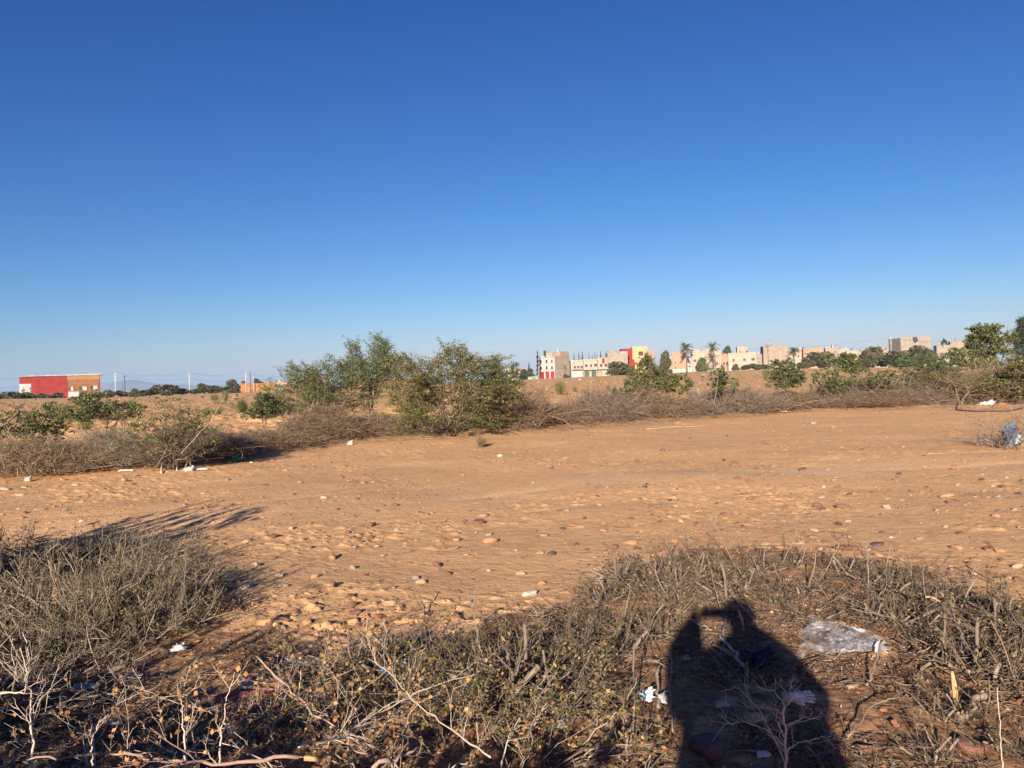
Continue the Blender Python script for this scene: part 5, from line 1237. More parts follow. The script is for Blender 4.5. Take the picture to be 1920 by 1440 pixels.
# ------------------------------------------------------------------ far buildings
def gz(px, D):
    q = W(px, 720, D); return float(H0(q.x, q.y))
def face_frame(corner, th):
    return Matrix.Translation(corner) @ Matrix.Rotation(th, 4, 'Z')
def windows(root, specs, face='B', wA=0.0, frame_m=None, name='window'):
    """specs: (u, z, w, h[, glass material]) measured on the face; a set-back pane, a proud frame and a sill"""
    for sp in specs:
        u, z, ww, hh = sp[:4]; gm = sp[4] if len(sp) > 4 else M['glass']
        fr = MB(); t = .12
        fr.box(-t, -.10, -t, 0, -.003, hh + t); fr.box(ww, -.10, -t, ww + t, -.003, hh + t); fr.box(0, -.10, hh, ww, -.003, hh + t); fr.box(-.1, -.22, -t, ww + .1, -.103, 0)
        o = obj(name, fr, frame_m or M['cream'], root)
        pn = MB(); pn.box(0.003, -.03, 0.003, ww - .003, -.003, hh - .003); pn.box(ww / 2 - .04, -.06, 0, ww / 2 + .04, -.033, hh)
        q = obj('pane', pn, gm, o)
        if face == 'B': o.location = (u, 0, z)
        else: o.location = (0, wA - u, z); o.rotation_euler = (0, 0, R(-90))
def building(name, label, cpx, base, D, th, wB, wA, h, matB, matA=None, group=None, parapet=.5, depth=None, matP=None, openB=(), openA=(), cat='house', proud=0.12, sink=2.0):
    """corner column in the picture; face B runs to the right from it, face A to the left and back"""
    c = W(cpx, base, D); z = gz(cpx, D); c.z = z; az = math.atan2(c.x, D)
    if matA is None: th -= math.degrees(az) * .85; wB *= math.cos(az)
    root = empty(name, c, R(th)); tag(root, label, cat, group)
    w_ = MB(); w_.box(0, 0, -sink, wB, wA, h); obj('wall', w_, matB, root)
    if matA is not None:
        a = MB(); a.box(-.03, 0.0, -sink, -.003, wA, h); obj('side_wall', a, matA, root)
    pp = MB(); e = proud
    pp.box(-e, -e, h + .003, wB + e, .2, h + parapet); pp.box(-e, wA - .2, h + .003, wB + e, wA + e, h + parapet); pp.box(-e, .203, h + .003, .2, wA - .203, h + parapet); pp.box(wB - .2, .203, h + .003, wB + e, wA - .203, h + parapet)
    obj('parapet', pp, matP or matB, root)
    if openB: windows(root, openB, 'B')
    if openA: windows(root, openA, 'A', wA)
    return root
def slab(root, nm, x0, y0, z0, x1, y1, z1, m):
    b = MB(); b.box(x0, y0, z0, x1, y1, z1); return obj(nm, b, m, root)
def m_(px, D): return px * D / F     # pixels to metres

# red workshop on the left
D = 285.; k = D / F
rb = empty('workshop', Vector((W(126, 740, D).x, D, gz(126, D) - .2)), R(27)); tag(rb, 'long red and brown workshop with three window holes and a painted white panel', 'workshop')
hh = 8.7; k *= .865; wR = 62 * k; wL = 87 * k
slab(rb, 'wall', 0, 0, -1, wR, 14, hh - .5, noisemat('dull_orange_brick', (.17, .075, .03), (.23, .11, .05), .5))
slab(rb, 'side_wall', -wL, 0.05, -1, -.003, 14, hh - .9, M['red'])
b = MB(); b.box(-.1, -.12, 0.9, .14, -.003, hh - .5); b.box(-wL - .003, -.03, hh - .897, -.1, 14, hh - .75); b.box(-21 * k, -.03, 4.6, -14 * k, .047, 4.68)
obj('corner_strip', b, M['red'], rb)
slab(rb, 'upper_band', .14, -.08, hh - 2.1, wR, -.003, hh - .5, noisemat('tan_render', (.23, .13, .065), (.28, .165, .09), .5))
slab(rb, 'corner_column', wR + .003, -.12, -1, wR + .3, .3, hh, M['red'])
slab(rb, 'canopy', 1.2, -1.6, 1.0, wR + .2, -.003, 1.25, M['brick'])
b = MB(); rng = np.random.default_rng(8)
for x0 in np.arange(-wL, wR, 2.4):
    hj = .12 + .25 * rng.uniform(); b.box(x0 + .02, -.15, hh - .45 + .06 * x0 / 10, x0 + 2.35, 10, hh - .3 + hj + .02 * x0)
obj('roof', b, M['concrete'], rb)
for x0 in (-9.6, -7.2, -5, -3.1): slab(rb, 'rebar', x0, 1, hh - .2, x0 + .08, 1.08, hh + 1.0, M['iron'])
for (u, z, ww, h_, hollow) in ((.6, 2.6, 1.4, 1.5, 1), (3.9, 2.6, 2.5, 1.5, 1), (7.6, 2.75, 2.3, 1.5, 1)):
    f = MB(); t = .16; f.box(-t, -.2, -t, 0, -.003, h_ + t); f.box(ww, -.2, -t, ww + t, -.003, h_ + t); f.box(0, -.2, h_, ww, -.003, h_ + t); f.box(0, -.2, -t, ww, -.003, 0)
    o = obj('window', f, M['brick'], rb); o.location = (u, 0, z)
    slab(o, 'opening', .003, -.05, .003, ww * .42, -.003, h_ - .003, M['iron']); slab(o, 'pane', ww * .42 + .003, -.06, .003, ww - .003, -.003, h_ - .003, M['white'])
pn = slab(rb, 'mural_panel', -wL - .05, -.05, 1.0, -wL + 21 * k, .046, 5.5, M['white'])
b = MB(); rng = np.random.default_rng(12)
def blotch(b, x, z, r, y):
    n = 12; a = np.linspace(0, 6.283, n, endpoint=False); rr = r * rng.uniform(.55, 1.2, n); V = np.concatenate([np.stack([x + rr * np.cos(a), np.full(n, yy), z + rr * np.sin(a)], -1) for yy in (y, y - .02)])
    b.add(V, np.stack([np.arange(n), np.roll(np.arange(n), -1), np.roll(np.arange(n), -1) + n, np.arange(n) + n], -1)); b.f.append(np.arange(n)[None] + b.n - n)
for (x, z, r) in ((.9, 3.1, .5), (1.4, 3.3, .35), (1.2, 2.2, .5), (2.0, 1.7, .7), (1.1, 1.5, .4), (3.3, 3.9, .35), (3.6, 2.0, .3), (1.15, 3.9, .25), (3.1, 1.3, .3)): blotch(b, -wL + x, z, r, -.053)
obj('dark_figures', b, M['iron'], pn)
b = MB()
for (x, z, r) in ((3.5, 2.9, .4), (2.9, 2.3, .22)): blotch(b, -wL + x, z, r, -.053)
obj('red_figures', b, M['red'], pn)
building('shed', 'low white flat roofed shed at the foot of the red workshop', 128, 742, 280, 0, 4.0, 5, 1.9, M['white'], parapet=.15, cat='shed')
building('garden_wall', 'brown low earth wall and house left of the broad open shrub', 450, 722, 330, -4, 16, 6, 3.6, M['brick'], parapet=.2)
building('long_shed', 'low dark roofed shed left of the white hut behind the field', 470, 722, 345, -4, 22, 6, 3.4, M['pink'], parapet=.3, matP=M['concrete'], cat='shed')
building('hut', 'small white hut half hidden by the broad open shrub', 518, 722, 325, 10, 3.2, 3, 4.6, M['cream'], parapet=.1, cat='hut')
building('house', 'peach house seen through the leaves of the broad open shrub', 560, 722, 330, 0, 13, 8, 4.4, M['peach'], openB=((3, 1.5, 1.2, 1.2), (8, 1.5, 1.2, 1.2)))
building('house', 'low pink house behind the trunks of the two stemmed shrub', 650, 722, 335, 0, 34, 8, 3.2, M['pink'], parapet=.3, openB=((6, 1, 1.2, 1.2), (15, 1, 1.2, 1.2)))
building('house', 'white house end seen under the drooping shrub', 948, 712, 330, 0, 9, 7, 4.6, M['cream'], openB=((3, 1.5, 1.2, 1.2),))

# white three storey house with red doors: face A white (left), face B beige
D = 320.; k = D / F
GW = 'row of houses in the middle of the horizon'
th = 42
wh = building('apartment_house', 'three storey white house with three red shutter doors and a beige block side', 1041, 708, D, th, 29 * k / math.cos(R(th)), 29 * k / math.sin(R(th)), 8.8, M['beige'], M['white'], GW, parapet=.25)
wA = 29 * k / math.sin(R(th))
windows(wh, [(u * wA, z, .10 * wA, 1.3) for z in (3.9, 6.6) for u in (.10, .45, .78)], 'A', wA)
for u in (.12, .44, .76):
    o = slab(wh, 'shutter_door', -.13, 0, 0, -.034, .22 * wA, 2.9, M['redroll']); o.location = (0, wA - u * wA - .2 * wA, .1)
for u in (.2, .55): 
    o = slab(wh, 'gable_ornament', -.1, 0, 8.7, .2, 1.8, 9.6, M['white']); o.location = (0, wA - u * wA - 1.8, 0)
slab(wh, 'roof_room', 2.0, 3.2, 9.05, 27 * k / math.cos(R(th)), wA - 1.6, 11.0, M['cream'])
slab(wh, 'tall_side', 3.2, -.05, 8.8 + .253, 29 * k / math.cos(R(th)) + .05, 3.15, 11.3, M['beige'])
mb = MB(); V = ICO1[0] * np.array([.8, .3, .8]); mb.add(V, ICO1[1]); o = obj('satellite_dish', mb, M['white'], wh, True); o.location = (4.4, 2, 11.7)
slab(wh, 'water_tank', 1.2, wA - 2.6, 9.06, 1.9, wA - 1.9, 11.9, M['iron'])
def shopfront(root, x0, x1, m, z1=2.6):
    slab(root, 'shutter_door', x0, -.1, .0, x1, -.003, z1, m)
lo1 = building('house', 'two storey beige house with long balcony and blue grey shutter, right of the white one', 1071, 706, 322, 2, 23 * k, 12, 6.8, M['cream'], None, GW, openB=((1.2, 3.9, .9, 1), (2.6, 3.9, .9, 1), (4.0, 3.9, .9, 1), (1.0, 5.7, .4, .5)))
slab(lo1, 'balcony', .4, -1.3, 3.2, 4.6, -.003, 3.75, M['beige']); shopfront(lo1, .5, 4.3, M['tin'])
lo2 = building('house', 'two storey cream house with dark green shutter in the middle row', 1094, 706, 323, 2, 27 * k, 12, 7.0, M['cream'], None, GW, openB=((.8, 4.3, 1, 1.1), (3.0, 4.2, .7, 1.2), (4.6, 4.3, 1.2, 1.2)))
slab(lo2, 'awning', .2, -1.5, 3.0, 5.9, -.003, 3.25, M['concrete']); shopfront(lo2, .4, 2.4, M['darkgreen']); shopfront(lo2, 3.4, 5.3, M['darkgreen'])
lo3 = building('house', 'two storey cream house with dark red cloth hanging on its upper wall', 1121, 706, 324, 2, 20 * k, 12, 7.4, M['cream'], None, GW, openB=((1.0, 4.1, 1, 1.2), (3.0, 4.1, 1, 1.2)))
slab(lo3, 'awning', .1, -1.5, 3.0, 4.2, -.003, 3.25, M['concrete']); slab(lo3, 'red_cloth', 1.9, -.12, 5.4, 3.0, -.003, 7.6, M['red']); shopfront(lo3, .5, 1.9, M['beige'])
lo4 = building('house', 'unfinished grey beige block house behind the round tree', 1140, 704, 322, 2, 38 * k, 14, 9.2, M['greyblock'], None, GW, openB=((2.2, 6.2, 3.6, 1.7, M['beige']),))
slab(lo4, 'roof_room', .6, 2, 9.21, 3.8, 8, 10.8, M['greyblock'])
slab(lo4, 'wall_top', 4.4, -.02, 9.71, 8.3, 6, 10.2, M['greyblock'])
# red and yellow house
yh = building('house', 'yellow house with a bright red side wall right of the grey block house', 1187, 702, 330, 6, 29 * k, 21 * k / 1., 11.6, M['yellow'], None, GW, openB=((2.6, 8.3, 1.9, 1.7), (4.2, 4.6, 1.2, 1.4)))
slab(yh, 'side_wall', -21 * k, .03, -2, -.003, 8, 11.4, M['red'])
slab(yh, 'balcony', 4.8, -1.0, 6.6, 7.0, -.003, 7.3, M['peach'])
lowr = building('house', 'low dark red wing below the yellow house', 1178, 702, 326, 6, 12 * k, 5, 6.2, M['red'], None, GW)
yh2 = building('house', 'peach low house end right of the yellow house', 1216, 702, 332, 4, 11 * k, 8, 9.8, M['peach'], None, GW, openB=((.8, 6, .8, 1),))

GR_ = 'cluster of peach and cream houses behind the two palms'
D = 335.; k = D / F
def clutter(root, wd, z, i):
    r = np.random.default_rng(50 + i)
    for j in range(3):
        x0 = r.uniform(.3, max(.4, wd - 1.3)); y0 = r.uniform(.5, 6); t = r.integers(0, 3)
        if t == 0: slab(root, 'roof_block', x0, y0, z, x0 + r.uniform(.5, 1.2), y0 + 1, z + r.uniform(.25, .9), M['beige' if j else 'greyblock'])
        elif t == 1:
            q = MB(); tubes(q, np.array([[[x0, y0, z], [x0, y0, z + r.uniform(1.0, 2.2)]]]), np.full((1, 2), .045), 5); obj('aerial', q, M['iron'], root)
        else:
            q = MB(); tubes(q, np.array([[[x0, y0, z], [x0, y0, z + .45], [x0, y0, z + .9]]]), np.array([[.35, .36, .3]]), 10); obj('water_tank', q, M['white' if j % 2 else 'iron'], root)
H_ = [ # left px, width px, base, top, mat, label, windows
 (1249, 12, 690, 668, 'peach', 'leftmost peach house of the right cluster', ((1, 2, .5, .5),)),
 (1261, 26, 690, 661, 'peach', 'taller salmon house with small windows left of the first palm', ((1.0, 4.4, .6, .7), (3.2, 4.4, .8, .9), (1.0, 2, .7, .8))),
 (1286, 14, 690, 668, 'white', 'white house wall behind the first palm trunk', ((1.2, 2.4, .8, .8),)),
 (1298, 24, 690, 659, 'cream', 'cream house with dark windows between the palms', ((.6, 4.6, 1.2, 1), (3, 3.6, 1.0, 1.0))),
 (1320, 32, 690, 657, 'cream', 'pale yellow house around the second palm', ((4.8, 3.0, 1.2, 1.2), (1.2, 3, .9, 1.1), (3.2, 5.6, .9, .8))),
 (1351, 16, 690, 664, 'pink', 'pinkish house strip with an arched window right of the second palm', ((1.0, 2.8, .9, 1.4), (2.4, 2.8, .8, 1.4))),
 (1366, 52, 690, 662, 'cream', 'wide cream house with three windows and a white garage door', ((1.8, 4.2, .8, 1.2), (6.2, 4.4, 1.1, 1.0), (9.6, 4.4, 1.5, 1.1))),
 (1418, 18, 690, 664, 'greyblock', 'small grey block house left of the windowless block', ((1, 3.5, .5, .6),)),
]
for i, (px, wp, b, t, mm, lab, win) in enumerate(H_):
    Dd = D + (i % 3) * 1.7; h_ = W(px, t, Dd).z - gz(px, Dd) - .35
    hb = building('house', lab, px, b, Dd, [2, -3, 4][i % 3] * .6, wp * k, 11, h_, M[mm], None, GR_, parapet=.35, openB=win); clutter(hb, wp * k, h_ + .36, i)
    if i == 6:
        slab(hb, 'garage_door', .2, -.1, -.3, 3.0, -.003, 2.2, M['white']); slab(hb, 'gate_post', -.35, -.16, -.3, -.06, .5, 4.6, M['iron'])
        slab(hb, 'roof_room', 4.0, 3, h_ + .36, 8.4, 9, h_ + 3.0, M['cream']); slab(hb, 'block_room', 4.8, .5, h_ - .6, 8.2, 2.8, h_ + 1.1, M['beige'])
    if i in (3, 4): slab(hb, 'roof_room', 1.0, 4, h_ + .36, 3.5, 8, h_ + 1.2, M['cream'])
Dd = 330.; kk = Dd / F
bk = building('block', 'tall windowless beige concrete block behind the dark glossy shrub', 1432, 690, Dd, 3, 48 * kk, 12, W(1432, 649, Dd).z - gz(1432, Dd) - .3, M['beige'], None, GR_, parapet=.3)
clutter(bk, 46 * kk, W(1432, 649, Dd).z - gz(1432, Dd) + .01, 40)
for x_ in np.linspace(.4, 48 * kk - .4, 9): slab(bk, 'rebar', x_, .1, 9.6, x_ + .07, .17, 10.9, M['iron'])
FARR = [
 (1482, 22, 660, 'cream', 'cream low house behind the third palm'), (1499, 12, 654, 'greyblock', 'grey house end right of the third palm'),
 (1507, 10, 655, 'pink', 'brick red narrow house right of the third palm'), (1514, 30, 653, 'peach', 'salmon house with a dark notch behind the round dark tree'),
 (1548, 26, 652, 'greyblock', 'grey flat house with rooftop clutter, right of the salmon one'), (1572, 16, 656, 'cream', 'small white topped house right of the cluttered grey one'),
 (1588, 20, 657, 'cream', 'cream house with square windows before the low trees'), (1606, 14, 659, 'beige', 'beige house end before the low trees'),
 (1638, 22, 650, 'beige', 'little beige house rising over the low trees'), (1656, 36, 656, 'cream', 'long low cream wall between the lattice pole and the ruined block'),
]
GF = 'far houses on the right horizon'
for i, (px, wp, t, mm, lab) in enumerate(FARR):
    Dd = 350 + (i * 7) % 13; kk = Dd / F; h_ = W(px, t, Dd).z - gz(px, Dd) - .3
    hb = building('house', lab, px, 690, Dd, (i % 3 - 1) * 3, wp * kk, 9, h_, M[mm], None, GF, parapet=.3, openB=tuple((u * wp * kk, h_ - 2.2, .7, .9) for u in (.2, .6))); clutter(hb, wp * kk, h_ + .31, i + 20)
    if i in (4, 5):
        for j in range(4): slab(hb, 'roof_box', .6 + j * 1.2, 1 + j % 2, h_ + .3, 1.3 + j * 1.2, 2.2 + j % 2, h_ + .7 + .4 * (j % 3), M['white' if j % 2 else 'concrete'])
Dd = 300.; kk = Dd / F; h_ = W(1690, 632, Dd).z - gz(1690, Dd)
ru = empty('ruined_block', Vector((W(1690, 690, Dd).x, Dd, gz(1690, Dd))), R(2)); tag(ru, 'roofless grey block building with a black broken hole in its top', 'ruin', GF)
wd = 58 * kk; b = MB(); b.box(0, 0, -1, wd, 9, h_ - 2.3); b.box(0, 0, h_ - 2.3, wd * .40, .25, h_ - .1); b.box(wd * .56, 0, h_ - 2.3, wd, .25, h_); b.box(wd * .40, 0, h_ - 2.3, wd * .44, .25, h_ - 1.1); b.box(wd - .25, .25, h_ - 2.3, wd, 9, h_ - .2); b.box(0, .25, h_ - 2.3, .25, 9, h_ - .4); b.box(.25, 8.75, h_ - 2.3, wd - .25, 9, h_ - .3)
obj('wall', b, M['greyblock'], ru); 
for x_ in (0, wd * .30, wd * .62, wd * .97): slab(ru, 'column', x_ - .05, -.06, -1, x_ + .3, -.003, h_ + .15, M['beige'])
hb = MB(); n = 11; a = np.linspace(0, 6.283, n, endpoint=False); rr = 1.25 * np.array([1, .7, 1.1, .8, 1.2, .7, 1, .8, 1.2, .75, .9]); V = np.concatenate([np.stack([wd * .49 + rr * np.cos(a) * .9, np.full(n, y_), h_ - 1.3 + rr * np.sin(a)], -1) for y_ in (.5, -.015)])
hb.add(V, np.stack([np.arange(n), np.roll(np.arange(n), -1), np.roll(np.arange(n), -1) + n, np.arange(n) + n], -1)); hb.f.append(np.arange(n)[None] + n); obj('broken_hole', hb, M['iron'], ru)
Dd = 290.; kk = Dd / F
building('house', 'small beige flat house left of the tall tree, satellite dish on its wall', 1783, 690, Dd, 0, 28 * kk, 8, W(1783, 640, Dd).z - gz(1783, Dd) - .3, M['beige'], None, GF, parapet=.3)
building('house', 'low rubble grey house between the ruined block and the small beige one', 1757, 690, Dd - 3, 3, 40 * kk, 8, W(1757, 648, Dd).z - gz(1757, Dd) - .3, M['greyblock'], None, GF, parapet=.3)
def dish(px, py, D, r, lab):
    p = W(px, py, D); root = empty('satellite_dish', p, .5); tag(root, lab, 'satellite dish')
    v = ICO3[0].copy(); v = v[:, :] ; v[:, 1] = np.abs(v[:, 1]) * .35; mb = MB(); mb.add(v * r, ICO3[1]); obj('bowl', mb, M['white'], root, True)
    mb = MB(); tubes(mb, np.array([[[0, .2 * r, 0], [0, .4 * r, -.6 * r], [0, .4 * r, -1.9 * r]]]), np.full((1, 3), .05), 5); obj('mast', mb, M['iron'], root)
dish(1791, 637, 292, .6, 'white satellite dish on the small beige house')
dish(1771, 647, 286, .9, 'large white satellite dish over the rubble grey house')
building('kiosk', 'bright green kiosk box left of the white house with red doors', 998, 707, 318, 3, 7 * 318 / F, 2.5, 1.2, M['greenpaint'], parapet=.08, cat='kiosk', openB=((.15, .25, .35, .7), (.9, .25, .35, .7)))
building('perimeter_wall', 'low whitish wall running left from the white house with red doors', 990, 708, 326, 3, 5, .5, 1.1, M['cream'], parapet=.1, cat='wall')
building('perimeter_wall', 'low cream wall before the cars under the round tree', 1232, 700, 322, 0, 12, .5, 1.6, M['white'], parapet=.1, cat='wall')

# ------------------------------------------------------------------ poles and cables
def pole(px, base, top, D, r, m, lab, arms=(), cat='utility pole', name='utility_pole', grp=None, lamp=False):
    c = W(px, base, D); zt = W(px, top, D).z; z0 = gz(px, D) - .4
    root = empty(name, Vector((c.x, D, z0)), 0); tag(root, lab, cat, grp)
    mb = MB(); tubes(mb, np.array([[[0, 0, 0], [0, 0, (zt - z0) / 2], [0, 0, zt - z0]]]), np.array([[r, r * .85, r * .7]]), 8); obj('shaft', mb, m, root, True)
    for (dz, wd) in arms:
        b = MB(); b.box(-wd, -.12, zt - z0 - dz - .06, wd, -.001 - r * .6, zt - z0 - dz + .06); a = obj('crossarm', b, m, root)
        q = MB()
        for x_ in (-wd + .1, 0, wd - .1): tubes(q, np.array([[[x_, -.06, zt - z0 - dz + .07], [x_, -.06, zt - z0 - dz + .35]]]), np.full((1, 2), .06), 6)
        obj('insulators', q, M['iron'], a)
    if lamp:
        b = MB(); tubes(b, np.array([[[0, 0, zt - z0 - .05], [.4, -.3, zt - z0 + .25], [1.1, -.9, zt - z0 + .3]]]), np.full((1, 3), .06), 6); a = obj('lamp_arm', b, m, root)
        b = MB(); b.add(ICO1[0] * np.array([.4, .2, .12]) + [1.4, -1.1, zt - z0 + .28], ICO1[1]); obj('lamp_head', b, M['iron'], a)
    return Vector((c.x, D, zt))
GP = 'utility poles on the left horizon'
tops = [pole(217, 733, 699, 270, .18, M['polewhite'], 'white concrete pole right of the red workshop with three small crossarms', ((.2, .6), (1.3, .7), (2.2, .6)), grp=GP),
        pole(234.5, 734, 704, 275, .17, M['polewood'], 'dark wooden pole right of the white concrete pole', ((.5, .4),), grp=GP),
        pole(230.5, 733, 720, 300, .12, M['polewood'], 'short thin dark pole between the white pole and the dark wooden one', (), grp=GP),
        pole(355.5, 729, 699, 290, .19, M['polewhite'], 'white concrete pole alone over the trees left of the broad shrub', ((.3, .5), (1.4, .4)), grp=GP),
        pole(461, 722, 698, 310, .18, M['polewhite'], 'white concrete pole behind the brown earth wall', ((.2, .5), (1.4, .9)), grp=GP),
        pole(470.5, 736, 697, 250, .14, M['polewood'], 'thin dark pole before the brown earth wall', (), grp=GP),
        pole(475, 721, 704, 330, .15, M['polewhite'], 'smaller white pole right of the thin dark one', (), grp=GP),
        pole(1010.5, 708, 686, 316, .20, M['cream'], 'plain cream lamp pole left of the white house', (), 'street lamp', 'street_lamp', None, True),
        pole(1105.5, 706, 684, 312, .12, M['cream'], 'thin lamp pole before the house with dark green shutter', (), 'street lamp', 'street_lamp', None, True),
        pole(1112, 706, 690, 313, .10, M['iron'], 'thin dark post beside the thin lamp pole', (), 'post', 'street_post'),
        pole(1130, 706, 692, 313, .08, M['cream'], 'thin pale post before the house with the dark red cloth', (), 'post', 'street_post'),
        pole(1671, 660, 632, 300, .18, M['concrete'], 'lattice pole with crossarms on the right horizon', ((.2, 1.0), (1.5, .5), (2.6, .6)))]
def mast():
    Dd = 322.; p = W(1444, 690, Dd); z0 = gz(1444, Dd); zt = W(1444, 638, Dd).z; root = empty('floodlight_mast', Vector((p.x, Dd, z0))); tag(root, 'slim floodlight mast with a ring of lamps before the windowless block', 'mast')
    hgt = zt - z0; mb = MB(); tubes(mb, np.array([[[0, 0, 0], [0, 0, hgt / 2], [0, 0, hgt]]]), np.array([[.16, .12, .09]]), 8); obj('shaft', mb, M['cream'], root, True)
    b = MB(); b.box(-.9, -.1, hgt - .1, .9, .1, hgt); b.box(-1.4, -.08, hgt - 1.9, 1.4, .08, hgt - 1.8); a = obj('lamp_frame', b, M['iron'], root)
    for x_ in (-.8, -.27, .27, .8):
        q = MB(); q.add(ICO1[0] * np.array([.2, .25, .2]) + [x_, -.1, hgt + .25], ICO1[1]); obj('floodlight', q, M['concrete'], a)
mast()
def cable(a, b, sag, lab, grp='power cables over the field'):
    t = np.linspace(0, 1, 24); P = np.array([np.array(a) * (1 - s) + np.array(b) * s - np.array([0, 0, sag * 4 * s * (1 - s)]) for s in t])
    mb = MB(); tubes(mb, (P - P[0])[None], np.full((1, 24), .028), 3); o = obj('power_cable', mb, M['polewood']); o.location = P[0]; tag(o, lab, 'cable', grp)
lp = tops[0]; far = W(-120, 712, 250)
cable(far, lp + Vector((0, 0, -.3)), .5, 'upper power cable from the left edge over the red workshop')
cable(W(-120, 728, 250), lp + Vector((0, 0, -3.4)), .5, 'lower power cable from the left edge behind the red workshop')
cable(lp + Vector((.5, 0, .1)), tops[3], 1.2, 'power cable between the two white poles, upper one')
cable(tops[1], tops[3] + Vector((0, 0, -2)), 1.2, 'power cable from the dark pole to the lone white pole')
cable(tops[3], tops[4], 1.2, 'power cable between the lone white pole and the one behind the earth wall')
cable(tops[3] + Vector((0, 0, -1.8)), tops[4] + Vector((0, 0, -1.4)), 1.8, 'sagging lower cable left of the earth wall pole')
cable(tops[4] + Vector((0, 0, -1)), W(760, 700, 300), 1.2, 'power cable running right from the earth wall pole behind the shrubs')
cable(tops[11], W(1380, 654, 330), 1.5, 'power cable from the lattice pole left to the cluster of houses')
cable(tops[11], W(1790, 640, 300), .8, 'power cable from the lattice pole right over the ruined block')
cable(W(940, 657, 300), W(600, 672, 300), 2.0, 'faint high cable above the widest shrub')

# ------------------------------------------------------------------ far trees
def crown_mesh(seed, n=2600, s=.16, blobs=9, flat=.75):
    rng = np.random.default_rng(seed); C = norm(rng.normal(size=(blobs, 3))) * rng.uniform(.2, .62, blobs)[:, None] * np.array([1, 1, flat]); rr = rng.uniform(.25, .48, blobs)
    b = rng.integers(0, blobs, n); d = norm(rng.normal(size=(n, 3))); P = C[b] + d * (rr[b] * rng.uniform(.55, 1.08, n))[:, None] * np.array([1, 1, flat])
    mb = MB(); quads_at(mb, rng, P, s, 1.3); mx = np.abs(P).max(0)
    mb.v = [v / np.array([mx[0], mx[1], mx[2]]) for v in mb.v]; return mb.mesh('crown')
def trunk_mesh(seed):
    rng = np.random.default_rng(seed); n = 3; P = np.zeros((n, 3)); P[:, :2] = rng.normal(size=(n, 2)) * .03; P[:, 2] = -1.1
    A, ra = grow(rng, P, norm(rng.normal(size=(n, 3)) * .35 + [0, 0, 1.2]), np.full(n, 1.4), np.full(n, .05), 5, .1, .1, .4); k = kids(rng, A, ra, 5, .4, 1, .9, .6); B, rb = grow(rng, k[0], k[1], rng.uniform(.3, .7, len(k[0])), k[2], 4, .2, 0, .4)
    mb = MB(); tubes(mb, A, ra, 5); tubes(mb, B, rb, 3); return mb.mesh('trunk', True)
CR = [crown_mesh(800 + k) for k in range(5)]; TK = [trunk_mesh(810 + k) for k in range(3)]
for c in CR: c.materials.append(M['leaf_far'])
for c in TK: c.materials.append(M['bark'])
nt_ = 0
def tree(px, base, top, wpx, D, lab, grp, m='leaf_far', name='tree', cat='tree', sunk=.35):
    global nt_
    c = W(px, base, D); z0 = min(c.z, gz(px, D) + 0.2); zt = W(px, top, D).z; hh_ = (zt - z0) / 2 * (1.08); w2 = wpx * D / F / 2
    root = empty(name, Vector((c.x, D, z0)), nt_ * 1.7); tag(root, lab, cat, grp)
    o = obj('crown', CR[nt_ % 5], None, root); o.scale = (w2, w2 * .8, hh_ * .92); o.location = (0, 0, (zt - z0) - hh_ * .93)
    o.rotation_euler = (0, 0, -nt_ * 1.7)
    o.material_slots[0].link = 'OBJECT'; o.material_slots[0].material = M[m]
    t = obj('trunk', TK[nt_ % 3], None, root); t.scale = (w2 * .7, w2 * .7, hh_ * .95); t.location = (0, 0, hh_)
    nt_ += 1
GL = 'trees along the road on the left'
for a in [
 (22, 755, 731, 36, 225, 'dark tree at the far left edge before the road'), (52, 752, 735, 34, 230, 'dark bush tree left of the white car under the mural'),
 (84, 752, 737, 32, 232, 'grey green tree over the parked white car'), (112, 750, 735, 36, 235, 'grey green tree between the two parked cars'), (-20, 755, 730, 50, 225, 'tree beyond the left picture edge'),
 (182, 748, 733, 30, 240, 'tree over the blue car at the right end of the red workshop'), (205, 746, 731, 26, 245, 'dense small tree below the white concrete pole'),
 (228, 745, 732, 30, 250, 'dark round tree below the dark wooden pole'), (254, 747, 727, 22, 245, 'dark upright tree right of the dark wooden pole'),
 (282, 740, 729, 40, 290, 'low hedge tree right of the dark upright tree'), (312, 741, 718, 52, 285, 'big rounded dark tree left of the lone white pole'),
 (342, 738, 728, 34, 290, 'low tree at the foot of the lone white pole'), (383, 737, 719, 36, 290, 'rounded tree right of the lone white pole'),
 (404, 736, 722, 32, 292, 'second rounded tree right of the lone white pole'), (432, 733, 712, 34, 330, 'dark tree rising behind the others left of the earth wall'),
 (425, 736, 723, 50, 285, 'green low tree before the brown earth wall'), (458, 722, 714, 14, 350, 'small dark tree between the poles behind the earth wall'),
 (484, 724, 710, 26, 350, 'dark tree behind the low dark roofed shed'), (441, 738, 726, 30, 280, 'pale green low tree at the left end of the earth wall'),
 (366, 739, 729, 30, 288, 'small low tree between the two rounded ones'), (268, 742, 730, 30, 285, 'low dark tree in the gap right of the upright one')]:
    tree(*a, GL)
GB = 'trees and bushes before the right hand houses'
